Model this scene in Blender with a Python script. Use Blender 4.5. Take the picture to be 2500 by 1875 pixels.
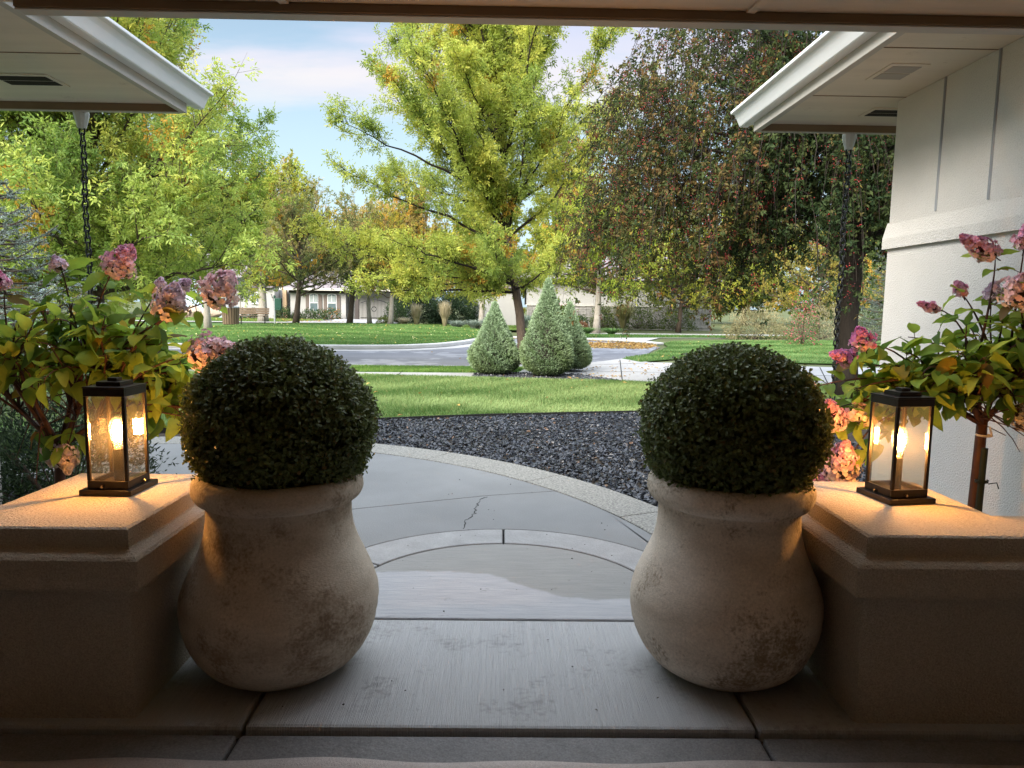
import bpy, math, random
import numpy as np
from mathutils import Vector, Matrix
R = math.radians
for o in list(bpy.data.objects): bpy.data.objects.remove(o)
scn = bpy.context.scene
COL = scn.collection

# ------------------------------------------------------------------ camera
cd = bpy.data.cameras.new('camera'); cam = bpy.data.objects.new('camera', cd); COL.objects.link(cam)
CAM_H = 1.45
yaw, pitch, roll = R(0.79), R(-6.33), R(0.83)
fw = Vector((math.sin(yaw)*math.cos(pitch), math.cos(yaw)*math.cos(pitch), math.sin(pitch)))
rt0 = Vector((math.cos(yaw), -math.sin(yaw), 0)); up0 = rt0.cross(fw)
rt = rt0*math.cos(roll)+up0*math.sin(roll); upv = rt.cross(fw)
mw = Matrix((rt, upv, -fw)).transposed().to_4x4(); mw.translation = (0, 0, CAM_H)
cam.matrix_world = mw
cd.sensor_width = 36; cd.lens = 36*1735/2500; cd.clip_start = .05; cd.clip_end = 3000
scn.camera = cam

# ------------------------------------------------------------------ light, sky, exposure
SUN_EL, SUN_AZ = 31, 214          # azimuth clockwise from +Y: behind the camera, to the left
SUN_E, SKY_S = 2.7, 0.10
SKY_LOW, SKY_ZEN = .48, 2.2      # radiance factor low in the sky / overhead
scn.view_settings.view_transform = 'Standard'; scn.view_settings.look = 'None'
scn.view_settings.gamma = 1; scn.view_settings.exposure = 1.8
scn.cycles.use_denoising = True
scn.cycles.max_bounces = 10; scn.cycles.diffuse_bounces = 5; scn.cycles.transparent_max_bounces = 24
scn.cycles.sample_clamp_indirect = 6; scn.cycles.caustics_reflective = False; scn.cycles.caustics_refractive = False
wd = bpy.data.worlds.new('World'); scn.world = wd; wd.use_nodes = True
def build_world():
    nt = wd.node_tree; N = nt.nodes; L = nt.links; N.clear()
    out = N.new('ShaderNodeOutputWorld'); bg = N.new('ShaderNodeBackground')
    sky = N.new('ShaderNodeTexSky'); sky.sky_type = 'NISHITA'; sky.sun_disc = False
    sky.sun_elevation = R(SUN_EL); sky.sun_rotation = R(SUN_AZ); sky.air_density = 1.3; sky.dust_density = 2.0; sky.ozone_density = 1.5
    tc = N.new('ShaderNodeTexCoord'); sep = N.new('ShaderNodeSeparateXYZ'); L.new(tc.outputs['Generated'], sep.inputs[0])
    def mth(op, a, b=None, clamp=False):
        n = N.new('ShaderNodeMath'); n.operation = op; n.use_clamp = clamp
        for i, v in enumerate((a, b)):
            if v is None: continue
            if isinstance(v, (int, float)): n.inputs[i].default_value = v
            else: L.new(v, n.inputs[i])
        return n.outputs[0]
    def noise(vec, sc, det, rough=.55):
        n = N.new('ShaderNodeTexNoise'); n.inputs['Scale'].default_value = sc; n.inputs['Detail'].default_value = det
        n.inputs['Roughness'].default_value = rough; L.new(vec, n.inputs['Vector']); return n.outputs['Fac']
    # cloud layer: view direction projected on a flat cloud deck
    zz = mth('ADD', mth('MAXIMUM', sep.outputs[2], 0.0), .16)
    cmb = N.new('ShaderNodeCombineXYZ')
    L.new(mth('DIVIDE', sep.outputs[0], zz), cmb.inputs[0]); L.new(mth('DIVIDE', sep.outputs[1], zz), cmb.inputs[1])
    mp = N.new('ShaderNodeMapping'); mp.inputs['Rotation'].default_value = (0, 0, R(-12)); mp.inputs['Scale'].default_value = (.75, 1.9, 1)
    mp.inputs['Location'].default_value = (2.3, .35, 0)
    L.new(cmb.outputs[0], mp.inputs[0])
    nz = noise(mp.outputs[0], 1.05, 6)
    rmp = N.new('ShaderNodeMapRange'); rmp.interpolation_type = 'SMOOTHSTEP'
    rmp.inputs['From Min'].default_value = .42; rmp.inputs['From Max'].default_value = .62; L.new(nz, rmp.inputs['Value'])
    # fewer clouds low down
    low = N.new('ShaderNodeMapRange'); low.interpolation_type = 'SMOOTHSTEP'
    low.inputs['From Min'].default_value = .19; low.inputs['From Max'].default_value = .30; L.new(sep.outputs[2], low.inputs['Value'])
    cov = mth('MULTIPLY', rmp.outputs[0], low.outputs[0])
    cov = mth('MULTIPLY', cov, .9)
    # cloud colour: lavender grey bodies with warm peach bases
    warm = N.new('ShaderNodeMapRange'); warm.interpolation_type = 'SMOOTHSTEP'
    warm.inputs['From Min'].default_value = .40; warm.inputs['From Max'].default_value = .24; L.new(sep.outputs[2], warm.inputs['Value'])
    n2 = noise(mp.outputs[0], 2.6, 4)
    wf = mth('MULTIPLY', warm.outputs[0], mth('ADD', n2, .45), True)
    cc = N.new('ShaderNodeMix'); cc.data_type = 'RGBA'
    cc.inputs['A'].default_value = (3.9, 4.35, 6.0, 1); cc.inputs['B'].default_value = (6.5, 5.95, 5.75, 1); L.new(wf, cc.inputs['Factor'])
    # pale, slightly cyan veil towards the horizon over the clear-sky model
    veil = N.new('ShaderNodeMapRange'); veil.interpolation_type = 'SMOOTHSTEP'
    veil.inputs['From Min'].default_value = .55; veil.inputs['From Max'].default_value = .02; L.new(sep.outputs[2], veil.inputs['Value'])
    v2 = N.new('ShaderNodeMix'); v2.data_type = 'RGBA'; v2.inputs['B'].default_value = (4.9, 6.5, 7.6, 1)
    L.new(mth('MULTIPLY', veil.outputs[0], .8), v2.inputs['Factor'])
    L.new(sky.outputs[0], v2.inputs['A'])
    mx = N.new('ShaderNodeMix'); mx.data_type = 'RGBA'
    L.new(cov, mx.inputs['Factor']); L.new(v2.outputs['Result'], mx.inputs['A']); L.new(cc.outputs['Result'], mx.inputs['B'])
    # overcast-like brightening towards the zenith (outside the picture)
    zen = N.new('ShaderNodeMapRange'); zen.interpolation_type = 'SMOOTHSTEP'
    zen.inputs['From Min'].default_value = .36; zen.inputs['From Max'].default_value = .58; zen.inputs['To Min'].default_value = SKY_LOW; zen.inputs['To Max'].default_value = SKY_ZEN; L.new(sep.outputs[2], zen.inputs['Value'])
    zw = N.new('ShaderNodeMapRange'); zw.interpolation_type = 'SMOOTHSTEP'; zw.inputs['From Min'].default_value = .36; zw.inputs['From Max'].default_value = .58; zw.inputs['To Max'].default_value = .85; L.new(sep.outputs[2], zw.inputs['Value'])
    wm = N.new('ShaderNodeMix'); wm.data_type = 'RGBA'; wm.inputs['B'].default_value = (4.8, 5.15, 5.7, 1); L.new(zw.outputs[0], wm.inputs['Factor']); L.new(mx.outputs['Result'], wm.inputs['A'])
    vm = N.new('ShaderNodeVectorMath'); vm.operation = 'SCALE'; L.new(wm.outputs['Result'], vm.inputs[0]); L.new(zen.outputs[0], vm.inputs['Scale'])
    L.new(vm.outputs[0], bg.inputs['Color']); bg.inputs['Strength'].default_value = SKY_S
    L.new(bg.outputs[0], out.inputs['Surface'])
build_world()
sl = bpy.data.lights.new('sun', 'SUN'); sl.energy = SUN_E; sl.angle = R(36); sl.color = (1, .93, .82)
so = bpy.data.objects.new('sun', sl); COL.objects.link(so)
sdir = Vector((math.sin(R(SUN_AZ))*math.cos(R(SUN_EL)), math.cos(R(SUN_AZ))*math.cos(R(SUN_EL)), math.sin(R(SUN_EL))))
so.rotation_euler = sdir.to_track_quat('Z', 'Y').to_euler(); so.location = (0, -5, 20)

# ------------------------------------------------------------------ materials
MATS = {}
def mat(name, color=(.5, .5, .5), rough=.7, spec=.5, metal=0, var=0, vscale=3, vdetail=5, color2=None, bump=0, bscale=100, bdetail=3,
        attr=False, transl=0, mapscale=None, emit=None, estr=0, patch=None, speck=None):
    m = bpy.data.materials.new(name); m.use_nodes = True; nt = m.node_tree; N = nt.nodes; L = nt.links
    p = N['Principled BSDF']; p.inputs['Roughness'].default_value = rough; p.inputs['Specular IOR Level'].default_value = spec
    p.inputs['Metallic'].default_value = metal
    p.inputs['Base Color'].default_value = (*color, 1)
    tc = N.new('ShaderNodeTexCoord'); vec = tc.outputs['Object']
    if mapscale:
        mp = N.new('ShaderNodeMapping'); mp.inputs['Scale'].default_value = mapscale; L.new(vec, mp.inputs[0]); vec2 = mp.outputs[0]
    else: vec2 = vec
    csock = None
    if attr:
        a = N.new('ShaderNodeAttribute'); a.attribute_name = 'Col'; csock = a.outputs['Color']
    if var or color2:
        n = N.new('ShaderNodeTexNoise'); n.inputs['Scale'].default_value = vscale; n.inputs['Detail'].default_value = vdetail; n.inputs['Roughness'].default_value = .6
        L.new(vec2, n.inputs['Vector'])
        mr = N.new('ShaderNodeMapRange'); mr.inputs['From Min'].default_value = .3; mr.inputs['From Max'].default_value = .7; L.new(n.outputs['Fac'], mr.inputs['Value'])
        mx = N.new('ShaderNodeMix'); mx.data_type = 'RGBA'
        if color2: mx.inputs['B'].default_value = (*color2, 1)
        else: mx.inputs['B'].default_value = (*[c*(1-var) for c in color], 1)
        if csock: 
            L.new(csock, mx.inputs['A'])
            mm = N.new('ShaderNodeMath'); mm.operation = 'MULTIPLY'; mm.inputs[1].default_value = var or .4; L.new(mr.outputs[0], mm.inputs[0]); L.new(mm.outputs[0], mx.inputs['Factor'])
        else:
            mx.inputs['A'].default_value = (*color, 1); L.new(mr.outputs[0], mx.inputs['Factor'])
        csock = mx.outputs['Result']
    if patch:   # (color, scale, lo, hi, fine scale)
        pc, ps, lo, hi, fs = patch
        n1 = N.new('ShaderNodeTexNoise'); n1.inputs['Scale'].default_value = ps; n1.inputs['Detail'].default_value = 7; n1.inputs['Roughness'].default_value = .68; L.new(vec, n1.inputs['Vector'])
        n3 = N.new('ShaderNodeTexNoise'); n3.inputs['Scale'].default_value = fs; n3.inputs['Detail'].default_value = 3; L.new(vec, n3.inputs['Vector'])
        ad = N.new('ShaderNodeMath'); ad.operation = 'MULTIPLY_ADD'; ad.inputs[1].default_value = .35; L.new(n3.outputs['Fac'], ad.inputs[0]); L.new(n1.outputs['Fac'], ad.inputs[2])
        mr2 = N.new('ShaderNodeMapRange'); mr2.interpolation_type = 'SMOOTHSTEP'; mr2.inputs['From Min'].default_value = lo+.175; mr2.inputs['From Max'].default_value = hi+.175; L.new(ad.outputs[0], mr2.inputs['Value'])
        mx2 = N.new('ShaderNodeMix'); mx2.data_type = 'RGBA'; mx2.inputs['B'].default_value = (*pc, 1); L.new(mr2.outputs[0], mx2.inputs['Factor'])
        if csock: L.new(csock, mx2.inputs['A'])
        else: mx2.inputs['A'].default_value = (*color, 1)
        csock = mx2.outputs['Result']
    if speck:   # (scale, amount)
        ns = N.new('ShaderNodeTexNoise'); ns.inputs['Scale'].default_value = speck[0]; ns.inputs['Detail'].default_value = 3; ns.inputs['Roughness'].default_value = .7; L.new(vec, ns.inputs['Vector'])
        ms_ = N.new('ShaderNodeMapRange'); ms_.inputs['From Min'].default_value = .3; ms_.inputs['From Max'].default_value = .7; ms_.inputs['To Min'].default_value = 1-speck[1]; ms_.inputs['To Max'].default_value = 1+speck[1]; L.new(ns.outputs['Fac'], ms_.inputs['Value'])
        sm = N.new('ShaderNodeVectorMath'); sm.operation = 'SCALE'
        if csock: L.new(csock, sm.inputs[0])
        else: sm.inputs[0].default_value = color
        L.new(ms_.outputs[0], sm.inputs['Scale']); csock = sm.outputs[0]
    if csock: L.new(csock, p.inputs['Base Color'])
    if bump:
        nb = N.new('ShaderNodeTexNoise'); nb.inputs['Scale'].default_value = bscale; nb.inputs['Detail'].default_value = bdetail; L.new(vec2, nb.inputs['Vector'])
        b = N.new('ShaderNodeBump'); b.inputs['Strength'].default_value = bump; b.inputs['Distance'].default_value = .01; L.new(nb.outputs['Fac'], b.inputs['Height']); L.new(b.outputs[0], p.inputs['Normal'])
    if transl:
        t = N.new('ShaderNodeBsdfTranslucent'); ms = N.new('ShaderNodeMixShader'); ms.inputs[0].default_value = transl
        if csock: L.new(csock, t.inputs['Color'])
        else: t.inputs['Color'].default_value = (*color, 1)
        L.new(p.outputs[0], ms.inputs[1]); L.new(t.outputs[0], ms.inputs[2]); L.new(ms.outputs[0], N['Material Output'].inputs['Surface'])
    if emit:
        p.inputs['Emission Color'].default_value = (*emit, 1); p.inputs['Emission Strength'].default_value = estr
    MATS[name] = m; return m
def glass_mat(name, tint=(1, 1, 1), k=1.0, dust=.0):
    m = bpy.data.materials.new(name); m.use_nodes = True; nt = m.node_tree; N = nt.nodes; L = nt.links
    N.remove(N['Principled BSDF'])
    tr = N.new('ShaderNodeBsdfTransparent'); tr.inputs[0].default_value = (*tint, 1)
    gl = N.new('ShaderNodeBsdfGlossy'); gl.inputs['Roughness'].default_value = .01
    fr = N.new('ShaderNodeLayerWeight'); fr.inputs['Blend'].default_value = .5      # Schlick reflectance, the same from both faces of the thin pane
    pw = N.new('ShaderNodeMath'); pw.operation = 'POWER'; pw.inputs[1].default_value = 5; L.new(fr.outputs['Facing'], pw.inputs[0])
    mm = N.new('ShaderNodeMath'); mm.operation = 'MULTIPLY_ADD'; mm.inputs[1].default_value = .9*k; mm.inputs[2].default_value = .055*k; L.new(pw.outputs[0], mm.inputs[0])
    ms = N.new('ShaderNodeMixShader'); L.new(mm.outputs[0], ms.inputs[0]); L.new(tr.outputs[0], ms.inputs[1]); L.new(gl.outputs[0], ms.inputs[2])
    du = N.new('ShaderNodeBsdfTranslucent'); du.inputs['Color'].default_value = (.85, .82, .76, 1); dm = N.new('ShaderNodeMixShader'); dm.inputs[0].default_value = dust
    L.new(ms.outputs[0], dm.inputs[1]); L.new(du.outputs[0], dm.inputs[2]); L.new(dm.outputs[0], N['Material Output'].inputs['Surface']); MATS[name] = m; return m

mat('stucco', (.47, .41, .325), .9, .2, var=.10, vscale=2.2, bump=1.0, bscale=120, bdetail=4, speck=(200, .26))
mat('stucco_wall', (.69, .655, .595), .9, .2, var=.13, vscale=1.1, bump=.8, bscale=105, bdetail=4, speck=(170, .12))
mat('soffit', (.72, .65, .54), .8, .3, var=.10, vscale=1.5, mapscale=(.5, 7, 1), bump=.18, bscale=14, patch=((.52, .45, .36), 5, .60, .80, 60))
mat('porch_soffit', (.76, .64, .50), .8, .3, var=.2, vscale=1.2, mapscale=(.6, 6, 1), bump=.2, bscale=14, patch=((.30, .22, .15), 9, .68, .76, 30))
mat('trim_paint', (.52, .49, .44), .6, .4, var=.10, vscale=3)
mat('fascia_dark', (.24, .17, .105), .7, .3, var=.15, vscale=4)
mat('gutter_white', (.86, .88, .89), .35, .5, var=.05, vscale=4)
mat('vent_mesh', (.025, .02, .018), .9, .2)
mat('vent_screen', (.38, .36, .32), .8, .2)
mat('roof_shingle', (.10, .095, .09), .9, .2, var=.4, vscale=8)
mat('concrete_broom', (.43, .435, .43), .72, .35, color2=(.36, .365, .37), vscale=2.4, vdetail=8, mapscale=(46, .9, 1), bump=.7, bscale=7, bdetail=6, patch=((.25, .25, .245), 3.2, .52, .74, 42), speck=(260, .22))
mat('concrete_near', (.22, .216, .21), .75, .3, color2=(.16, .157, .155), vscale=3, vdetail=8, bump=.4, bscale=60, patch=((.15, .148, .145), 5, .52, .70, 70), speck=(160, .3))  # mottled concrete, darkened so the porch shade sits in its colour
mat('concrete_walk', (.185, .19, .188), .75, .3, var=.2, vscale=1.4, vdetail=8, bump=.25, bscale=90, patch=((.17, .168, .16), 2.6, .58, .74, 45), speck=(190, .25))
mat('concrete_wet', (.245, .24, .225), .42, .5, var=.25, vscale=5, vdetail=8, bump=.15, bscale=80, speck=(150, .2))
mat('concrete_ring', (.20, .20, .197), .6, .4, color2=(.27, .27, .265), vscale=7, vdetail=8, bump=.25, bscale=70, speck=(190, .25))
mat('concrete_pale', (.36, .36, .365), .72, .35, color2=(.27, .275, .285), vscale=2.2, vdetail=8, mapscale=(2, 22, 1), bump=.4, bscale=8, patch=((.25, .25, .25), 9, .62, .72, 50), speck=(240, .2))
mat('aggregate', (.33, .32, .28), .7, .4, color2=(.09, .087, .08), vscale=60, vdetail=3, bump=1.0, bscale=80, bdetail=2)
mat('joint_dark', (.05, .05, .048), .95, .1)
mat('asphalt', (.125, .13, .15), .8, .4, var=.3, vscale=.6, vdetail=8, mapscale=(.5, 1.6, 1), bump=.3, bscale=40, speck=(60, .25), patch=((.19, .195, .215), .22, .50, .58, 2.5))
mat('kerb', (.46, .455, .44), .8, .3, var=.2, vscale=1.5, vdetail=6)
mat('far_concrete', (.33, .325, .32), .8, .3, var=.2, vscale=1.2, vdetail=6, speck=(30, .15))
mat('soil', (.055, .045, .035), .95, .1, var=.4, vscale=6)
mat('far_ground', (.10, .115, .05), .95, .1, var=.4, vscale=.3)
mat('lawn_base', (.08, .15, .038), .95, .1, color2=(.055, .11, .028), vscale=1.6, vdetail=6)
mat('grass', attr=True, rough=.6, spec=.25, transl=.35)
mat('edging', (.012, .012, .012), .5, .4)
mat('mulch_chip', attr=True, rough=.36, spec=.6)
mat('fallen', attr=True, rough=.7, spec=.2, transl=.2)
mat('bark_brown', (.10, .075, .055), .9, .15, color2=(.05, .038, .03), vscale=9, mapscale=(4, 4, .8), bump=.8, bscale=16)
mat('bark_dark', (.035, .028, .023), .9, .15, color2=(.02, .016, .013), vscale=9, mapscale=(4, 4, .8), bump=.8, bscale=16)
mat('bark_pale', (.36, .33, .29), .9, .15, color2=(.22, .195, .16), vscale=6, mapscale=(3, 3, .8), bump=.5, bscale=14)
mat('stem_red', (.085, .035, .022), .6, .35, var=.35, vscale=20)
mat('leaf', attr=True, rough=.5, spec=.3, transl=.5)
mat('leaf_dull', attr=True, rough=.65, spec=.12, transl=.3)
mat('leaf_big', attr=True, rough=.6, spec=.25, transl=.55, var=.2, vscale=60, color2=(.10, .16, .03))
mat('leaf_box', attr=True, rough=.45, spec=.3, transl=.25)
mat('needle', attr=True, rough=.55, spec=.3, transl=.1)
mat('petal', attr=True, rough=.6, spec=.2, transl=.35)
mat('berry', attr=True, rough=.25, spec=.5)
mat('bronze_metal', (.028, .020, .015), .42, .5, metal=.6, var=.3, vscale=30)
mat('brass_screw', (.30, .24, .16), .3, .5, metal=1)
mat('black_iron', (.012, .012, .012), .4, .5, metal=.5)
mat('downspout', (.66, .67, .66), .5, .4, var=.2, vscale=12)
mat('stake_green', (.012, .02, .014), .6, .3)
mat('tape', (.62, .56, .5), .6, .3)
mat('pot_clay', (.60, .525, .42), .78, .3, color2=(.40, .33, .25), vscale=2.2, vdetail=8, mapscale=(1.5, 1.5, 4), bump=.22, bscale=60, bdetail=6, patch=((.22, .16, .105), 3.4, .47, .71, 85), speck=(120, .16))
mat('pot_clay_lit', (.74, .66, .55), .78, .3, color2=(.52, .44, .345), vscale=2.2, vdetail=8, mapscale=(1.5, 1.5, 4), bump=.22, bscale=60, bdetail=6, patch=((.25, .185, .12), 3.0, .48, .69, 85), speck=(120, .16))  # same clay as the left pot, lightened in place of stronger light
mat('rug_wool', (.62, .55, .51), .95, .1, var=.3, vscale=160, bump=.8, bscale=220)
mat('house_white', (.37, .365, .35), .85, .2, var=.05, vscale=1)
mat('house_grey', (.33, .325, .315), .85, .2)
mat('siding_blue', (.42, .50, .58), .7, .3)
mat('paint_white', (.78, .78, .78), .5, .4)
mat('shutter', (.13, .105, .09), .7, .3)
mat('timber_dark', (.055, .045, .04), .7, .3)
mat('house_glass', (.10, .14, .15), .15, .6, var=.3, vscale=2)
mat('blind', (.40, .45, .44), .6, .3)
mat('roof_purple', (.20, .175, .185), .85, .2, var=.3, vscale=4)
mat('tan_post', (.45, .33, .21), .8, .2)
mat('stone_pale', (.38, .36, .335), .85, .2, color2=(.22, .21, .195), vscale=2.2, mapscale=(1, 1, 2.2), bump=.6, bscale=6)
mat('boulder', (.42, .33, .245), .9, .2, var=.35, vscale=2.5, bump=.6, bscale=6)
mat('wood_bench', (.20, .14, .09), .7, .3, var=.25, vscale=6, mapscale=(1, 8, 8))
mat('sign_green', (.008, .07, .045), .5, .4)
mat('post_grey', (.33, .35, .37), .5, .4)
def damp(m):   # a damp stain with a wandering edge over the far part of the landing slab
    nt = m.node_tree; N = nt.nodes; L = nt.links; p = N['Principled BSDF']; src = p.inputs['Base Color'].links[0].from_socket
    tc = N.new('ShaderNodeTexCoord'); sp = N.new('ShaderNodeSeparateXYZ'); L.new(tc.outputs['Object'], sp.inputs[0])
    e = N.new('ShaderNodeMapRange'); e.interpolation_type = 'SMOOTHERSTEP'
    for k, v in (('From Min', -.22), ('From Max', .45), ('To Min', 3.735), ('To Max', 3.40)): e.inputs[k].default_value = v
    L.new(sp.outputs[0], e.inputs['Value'])
    n = N.new('ShaderNodeTexNoise'); n.inputs['Scale'].default_value = 6; n.inputs['Detail'].default_value = 8; n.inputs['Roughness'].default_value = .6; L.new(tc.outputs['Object'], n.inputs['Vector'])
    d = N.new('ShaderNodeMath'); d.operation = 'SUBTRACT'; L.new(sp.outputs[1], d.inputs[0]); L.new(e.outputs[0], d.inputs[1])
    d2 = N.new('ShaderNodeMath'); d2.operation = 'MULTIPLY_ADD'; d2.inputs[1].default_value = .13; L.new(n.outputs['Fac'], d2.inputs[0]); L.new(d.outputs[0], d2.inputs[2])
    k = N.new('ShaderNodeMapRange'); k.interpolation_type = 'SMOOTHSTEP'; k.inputs['From Min'].default_value = .050; k.inputs['From Max'].default_value = .095; L.new(d2.outputs[0], k.inputs['Value'])
    k2 = N.new('ShaderNodeMath'); k2.operation = 'MULTIPLY'; k2.inputs[1].default_value = .8; L.new(k.outputs[0], k2.inputs[0])
    mu = N.new('ShaderNodeMix'); mu.data_type = 'RGBA'; mu.blend_type = 'MULTIPLY'; mu.inputs['B'].default_value = (.58, .56, .50, 1); L.new(k2.outputs[0], mu.inputs['Factor']); L.new(src, mu.inputs['A']); L.new(mu.outputs['Result'], p.inputs['Base Color'])
    rr = N.new('ShaderNodeMapRange'); rr.inputs['To Min'].default_value = .72; rr.inputs['To Max'].default_value = .5; L.new(k.outputs[0], rr.inputs['Value']); L.new(rr.outputs[0], p.inputs['Roughness'])
damp(MATS['concrete_pale'])
glass_mat('pane_glass', (.98, .96, .91), 1.4, .005)
glass_mat('bulb_glass', (1, .93, .78), .8, .03)
def emis(name, col, s):
    m = bpy.data.materials.new(name); m.use_nodes = True; p = m.node_tree.nodes['Principled BSDF']
    p.inputs['Base Color'].default_value = (.1, .05, .02, 1); p.inputs['Emission Color'].default_value = (*col, 1); p.inputs['Emission Strength'].default_value = s; MATS[name] = m
emis('filament', (1, .50, .16), 300)

# ------------------------------------------------------------------ mesh builder
def nrm(a):
    a = np.asarray(a, float); return a/np.maximum(np.linalg.norm(a, axis=-1, keepdims=True), 1e-9)
OFF = {}
class M:
    def __init__(s): s.v = []; s.f = []; s.c = []; s.n = 0; s.smooth = False
    def add(s, v, faces, col=None):
        v = np.asarray(v, float).reshape(-1, 3)
        for f in (faces if isinstance(faces, list) else [faces]):
            f = np.asarray(f, int)
            if len(f): s.f.append(f+s.n)
        s.v.append(v); s.n += len(v)
        if col is None: col = np.ones((len(v), 3))*.5
        col = np.asarray(col, float)
        if col.ndim == 1: col = np.tile(col, (len(v), 1))
        s.c.append(col); return s
    def box(s, lo, hi, rotz=0, c=None):
        x0, y0, z0 = lo; x1, y1, z1 = hi
        v = np.array([[x0,y0,z0],[x1,y0,z0],[x1,y1,z0],[x0,y1,z0],[x0,y0,z1],[x1,y0,z1],[x1,y1,z1],[x0,y1,z1]], float)
        if rotz:
            ce = np.array(c if c is not None else [(x0+x1)/2, (y0+y1)/2, 0]); a = math.cos(rotz); b = math.sin(rotz)
            d = v-ce; v = np.stack([d[:,0]*a-d[:,1]*b, d[:,0]*b+d[:,1]*a, d[:,2]], 1)+ce
        return s.add(v, np.array([[0,3,2,1],[4,5,6,7],[0,1,5,4],[1,2,6,5],[2,3,7,6],[3,0,4,7]]))
    def bar(s, a, b, w, h, up=(0, 0, 1)):
        a = np.array(a, float); b = np.array(b, float); d = nrm(b-a); u = np.array(up, float); sd = nrm(np.cross(d, u)); u = np.cross(sd, d)
        v = [p+sd*i*w/2+u*j*h/2 for p in (a, b) for i, j in ((-1,-1),(1,-1),(1,1),(-1,1))]
        return s.add(v, np.array([[0,1,2,3],[7,6,5,4],[0,4,5,1],[1,5,6,2],[2,6,7,3],[3,7,4,0]]))
    def tube(s, pts, rad, k=6, cap=True, col=None):
        pts = np.asarray(pts, float); n = len(pts); rad = np.broadcast_to(np.asarray(rad, float), (n,))
        t = np.gradient(pts, axis=0); t = nrm(t)
        ref = np.array([0, 0, 1.]) if abs(t[0][2]) < .9 else np.array([1., 0, 0])
        a = nrm(np.cross(t, ref)); b = np.cross(t, a)
        ang = np.arange(k)*2*math.pi/k
        v = pts[:, None]+rad[:, None, None]*(a[:, None]*np.cos(ang)[None, :, None]+b[:, None]*np.sin(ang)[None, :, None])
        i = np.arange(n-1)[:, None]*k; j = np.arange(k)[None]; jn = (j+1) % k
        f = np.stack([i+j, i+jn, i+k+jn, i+k+j], -1).reshape(-1, 4)
        fl = [f]
        if cap: fl += [np.arange(k)[::-1][None], (np.arange(k)+(n-1)*k)[None]]
        return s.add(v.reshape(-1, 3), fl, col)
    def lathe(s, prof, k=48, c=(0, 0), cap=True, wob=None):
        prof = np.asarray(prof, float); n = len(prof); ang = np.arange(k)*2*math.pi/k
        r = prof[:, 0][:, None]*np.ones(k)
        if wob is not None: r = r*(1+wob(ang[None, :], prof[:, 1][:, None]))
        v = np.stack([c[0]+r*np.cos(ang), c[1]+r*np.sin(ang), np.broadcast_to(prof[:, 1][:, None], (n, k))], -1)
        i = np.arange(n-1)[:, None]*k; j = np.arange(k)[None]; jn = (j+1) % k
        f = np.stack([i+j, i+jn, i+k+jn, i+k+j], -1).reshape(-1, 4); fl = [f]
        if cap: fl += [np.arange(k)[::-1][None], (np.arange(k)+(n-1)*k)[None]]
        return s.add(v.reshape(-1, 3), fl)
    def prism(s, poly, z0, z1):
        p = np.asarray(poly, float); 
        if np.sum(p[:,0]*np.roll(p[:,1],-1)-np.roll(p[:,0],-1)*p[:,1]) < 0: p = p[::-1]
        n = len(p); v = np.vstack([np.c_[p, np.full(n, z0)], np.c_[p, np.full(n, z1)]])
        j = np.arange(n); jn = (j+1) % n
        return s.add(v, [np.stack([j, jn, n+jn, n+j], 1), j[::-1][None], (n+j)[None]])
    def extr(s, prof, axis, a, b):
        """prof: list of 2D points; axis 'x' -> points are (y,z); axis 'y' -> (x,z)"""
        p = np.asarray(prof, float); n = len(p)
        mk = (lambda t: np.c_[np.full(n, t), p]) if axis == 'x' else (lambda t: np.c_[p[:, 0], np.full(n, t), p[:, 1]])
        j = np.arange(n); jn = (j+1) % n
        return s.add(np.vstack([mk(a), mk(b)]), [np.stack([j, jn, n+jn, n+j], 1), j[::-1][None], (n+j)[None]])
    def grid(s, fn, nx, ny):
        u, v = np.meshgrid(np.linspace(0, 1, nx), np.linspace(0, 1, ny)); P = fn(u.ravel(), v.ravel())
        i = (np.arange(ny-1)[:, None]*nx+np.arange(nx-1)[None]).ravel()
        return s.add(P, np.stack([i, i+1, i+nx+1, i+nx], 1))
    def build(s, name, m, parent=None, bevel=0, smooth=None, off=None, seg=2):
        v = np.vstack(s.v)
        if off is None and parent is not None:
            r = parent
            while r.parent: r = r.parent
            off = OFF.get(r.name, (0, 0, 0))
        if off is not None: v = v-np.array(off)
        me = bpy.data.meshes.new(name); tot = np.concatenate([np.full(len(f), f.shape[1]) for f in s.f]); lv = np.concatenate([f.ravel() for f in s.f])
        me.vertices.add(len(v)); me.vertices.foreach_set('co', v.ravel()); me.loops.add(len(lv)); me.loops.foreach_set('vertex_index', lv)
        me.polygons.add(len(tot)); st = np.concatenate([[0], np.cumsum(tot)[:-1]]); me.polygons.foreach_set('loop_start', st); me.polygons.foreach_set('loop_total', tot)
        sm = s.smooth if smooth is None else smooth
        me.update(calc_edges=True); me.validate()
        me.polygons.foreach_set('use_smooth', np.full(len(me.polygons), bool(sm)))
        a = me.color_attributes.new('Col', 'FLOAT_COLOR', 'POINT'); c = np.vstack(s.c); a.data.foreach_set('color', np.c_[c, np.ones(len(c))].ravel())
        me.materials.append(MATS[m]); o = bpy.data.objects.new(name, me); COL.objects.link(o)
        if parent is not None: o.parent = parent
        if bevel:
            b = o.modifiers.new('bevel', 'BEVEL'); b.width = bevel; b.segments = seg; b.limit_method = 'ANGLE'; b.angle_limit = R(35)
        return o
def thing(name, label, cat, loc=(0, 0, 0), group=None, rz=0, local=False):
    o = bpy.data.objects.new(name, None); COL.objects.link(o); o.location = loc; o.rotation_euler = (0, 0, rz); o.empty_display_size = .1
    o['label'] = label; o['category'] = cat
    if group: o['group'] = group
    OFF[o.name] = (0, 0, 0) if local else tuple(loc)
    return o
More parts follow.
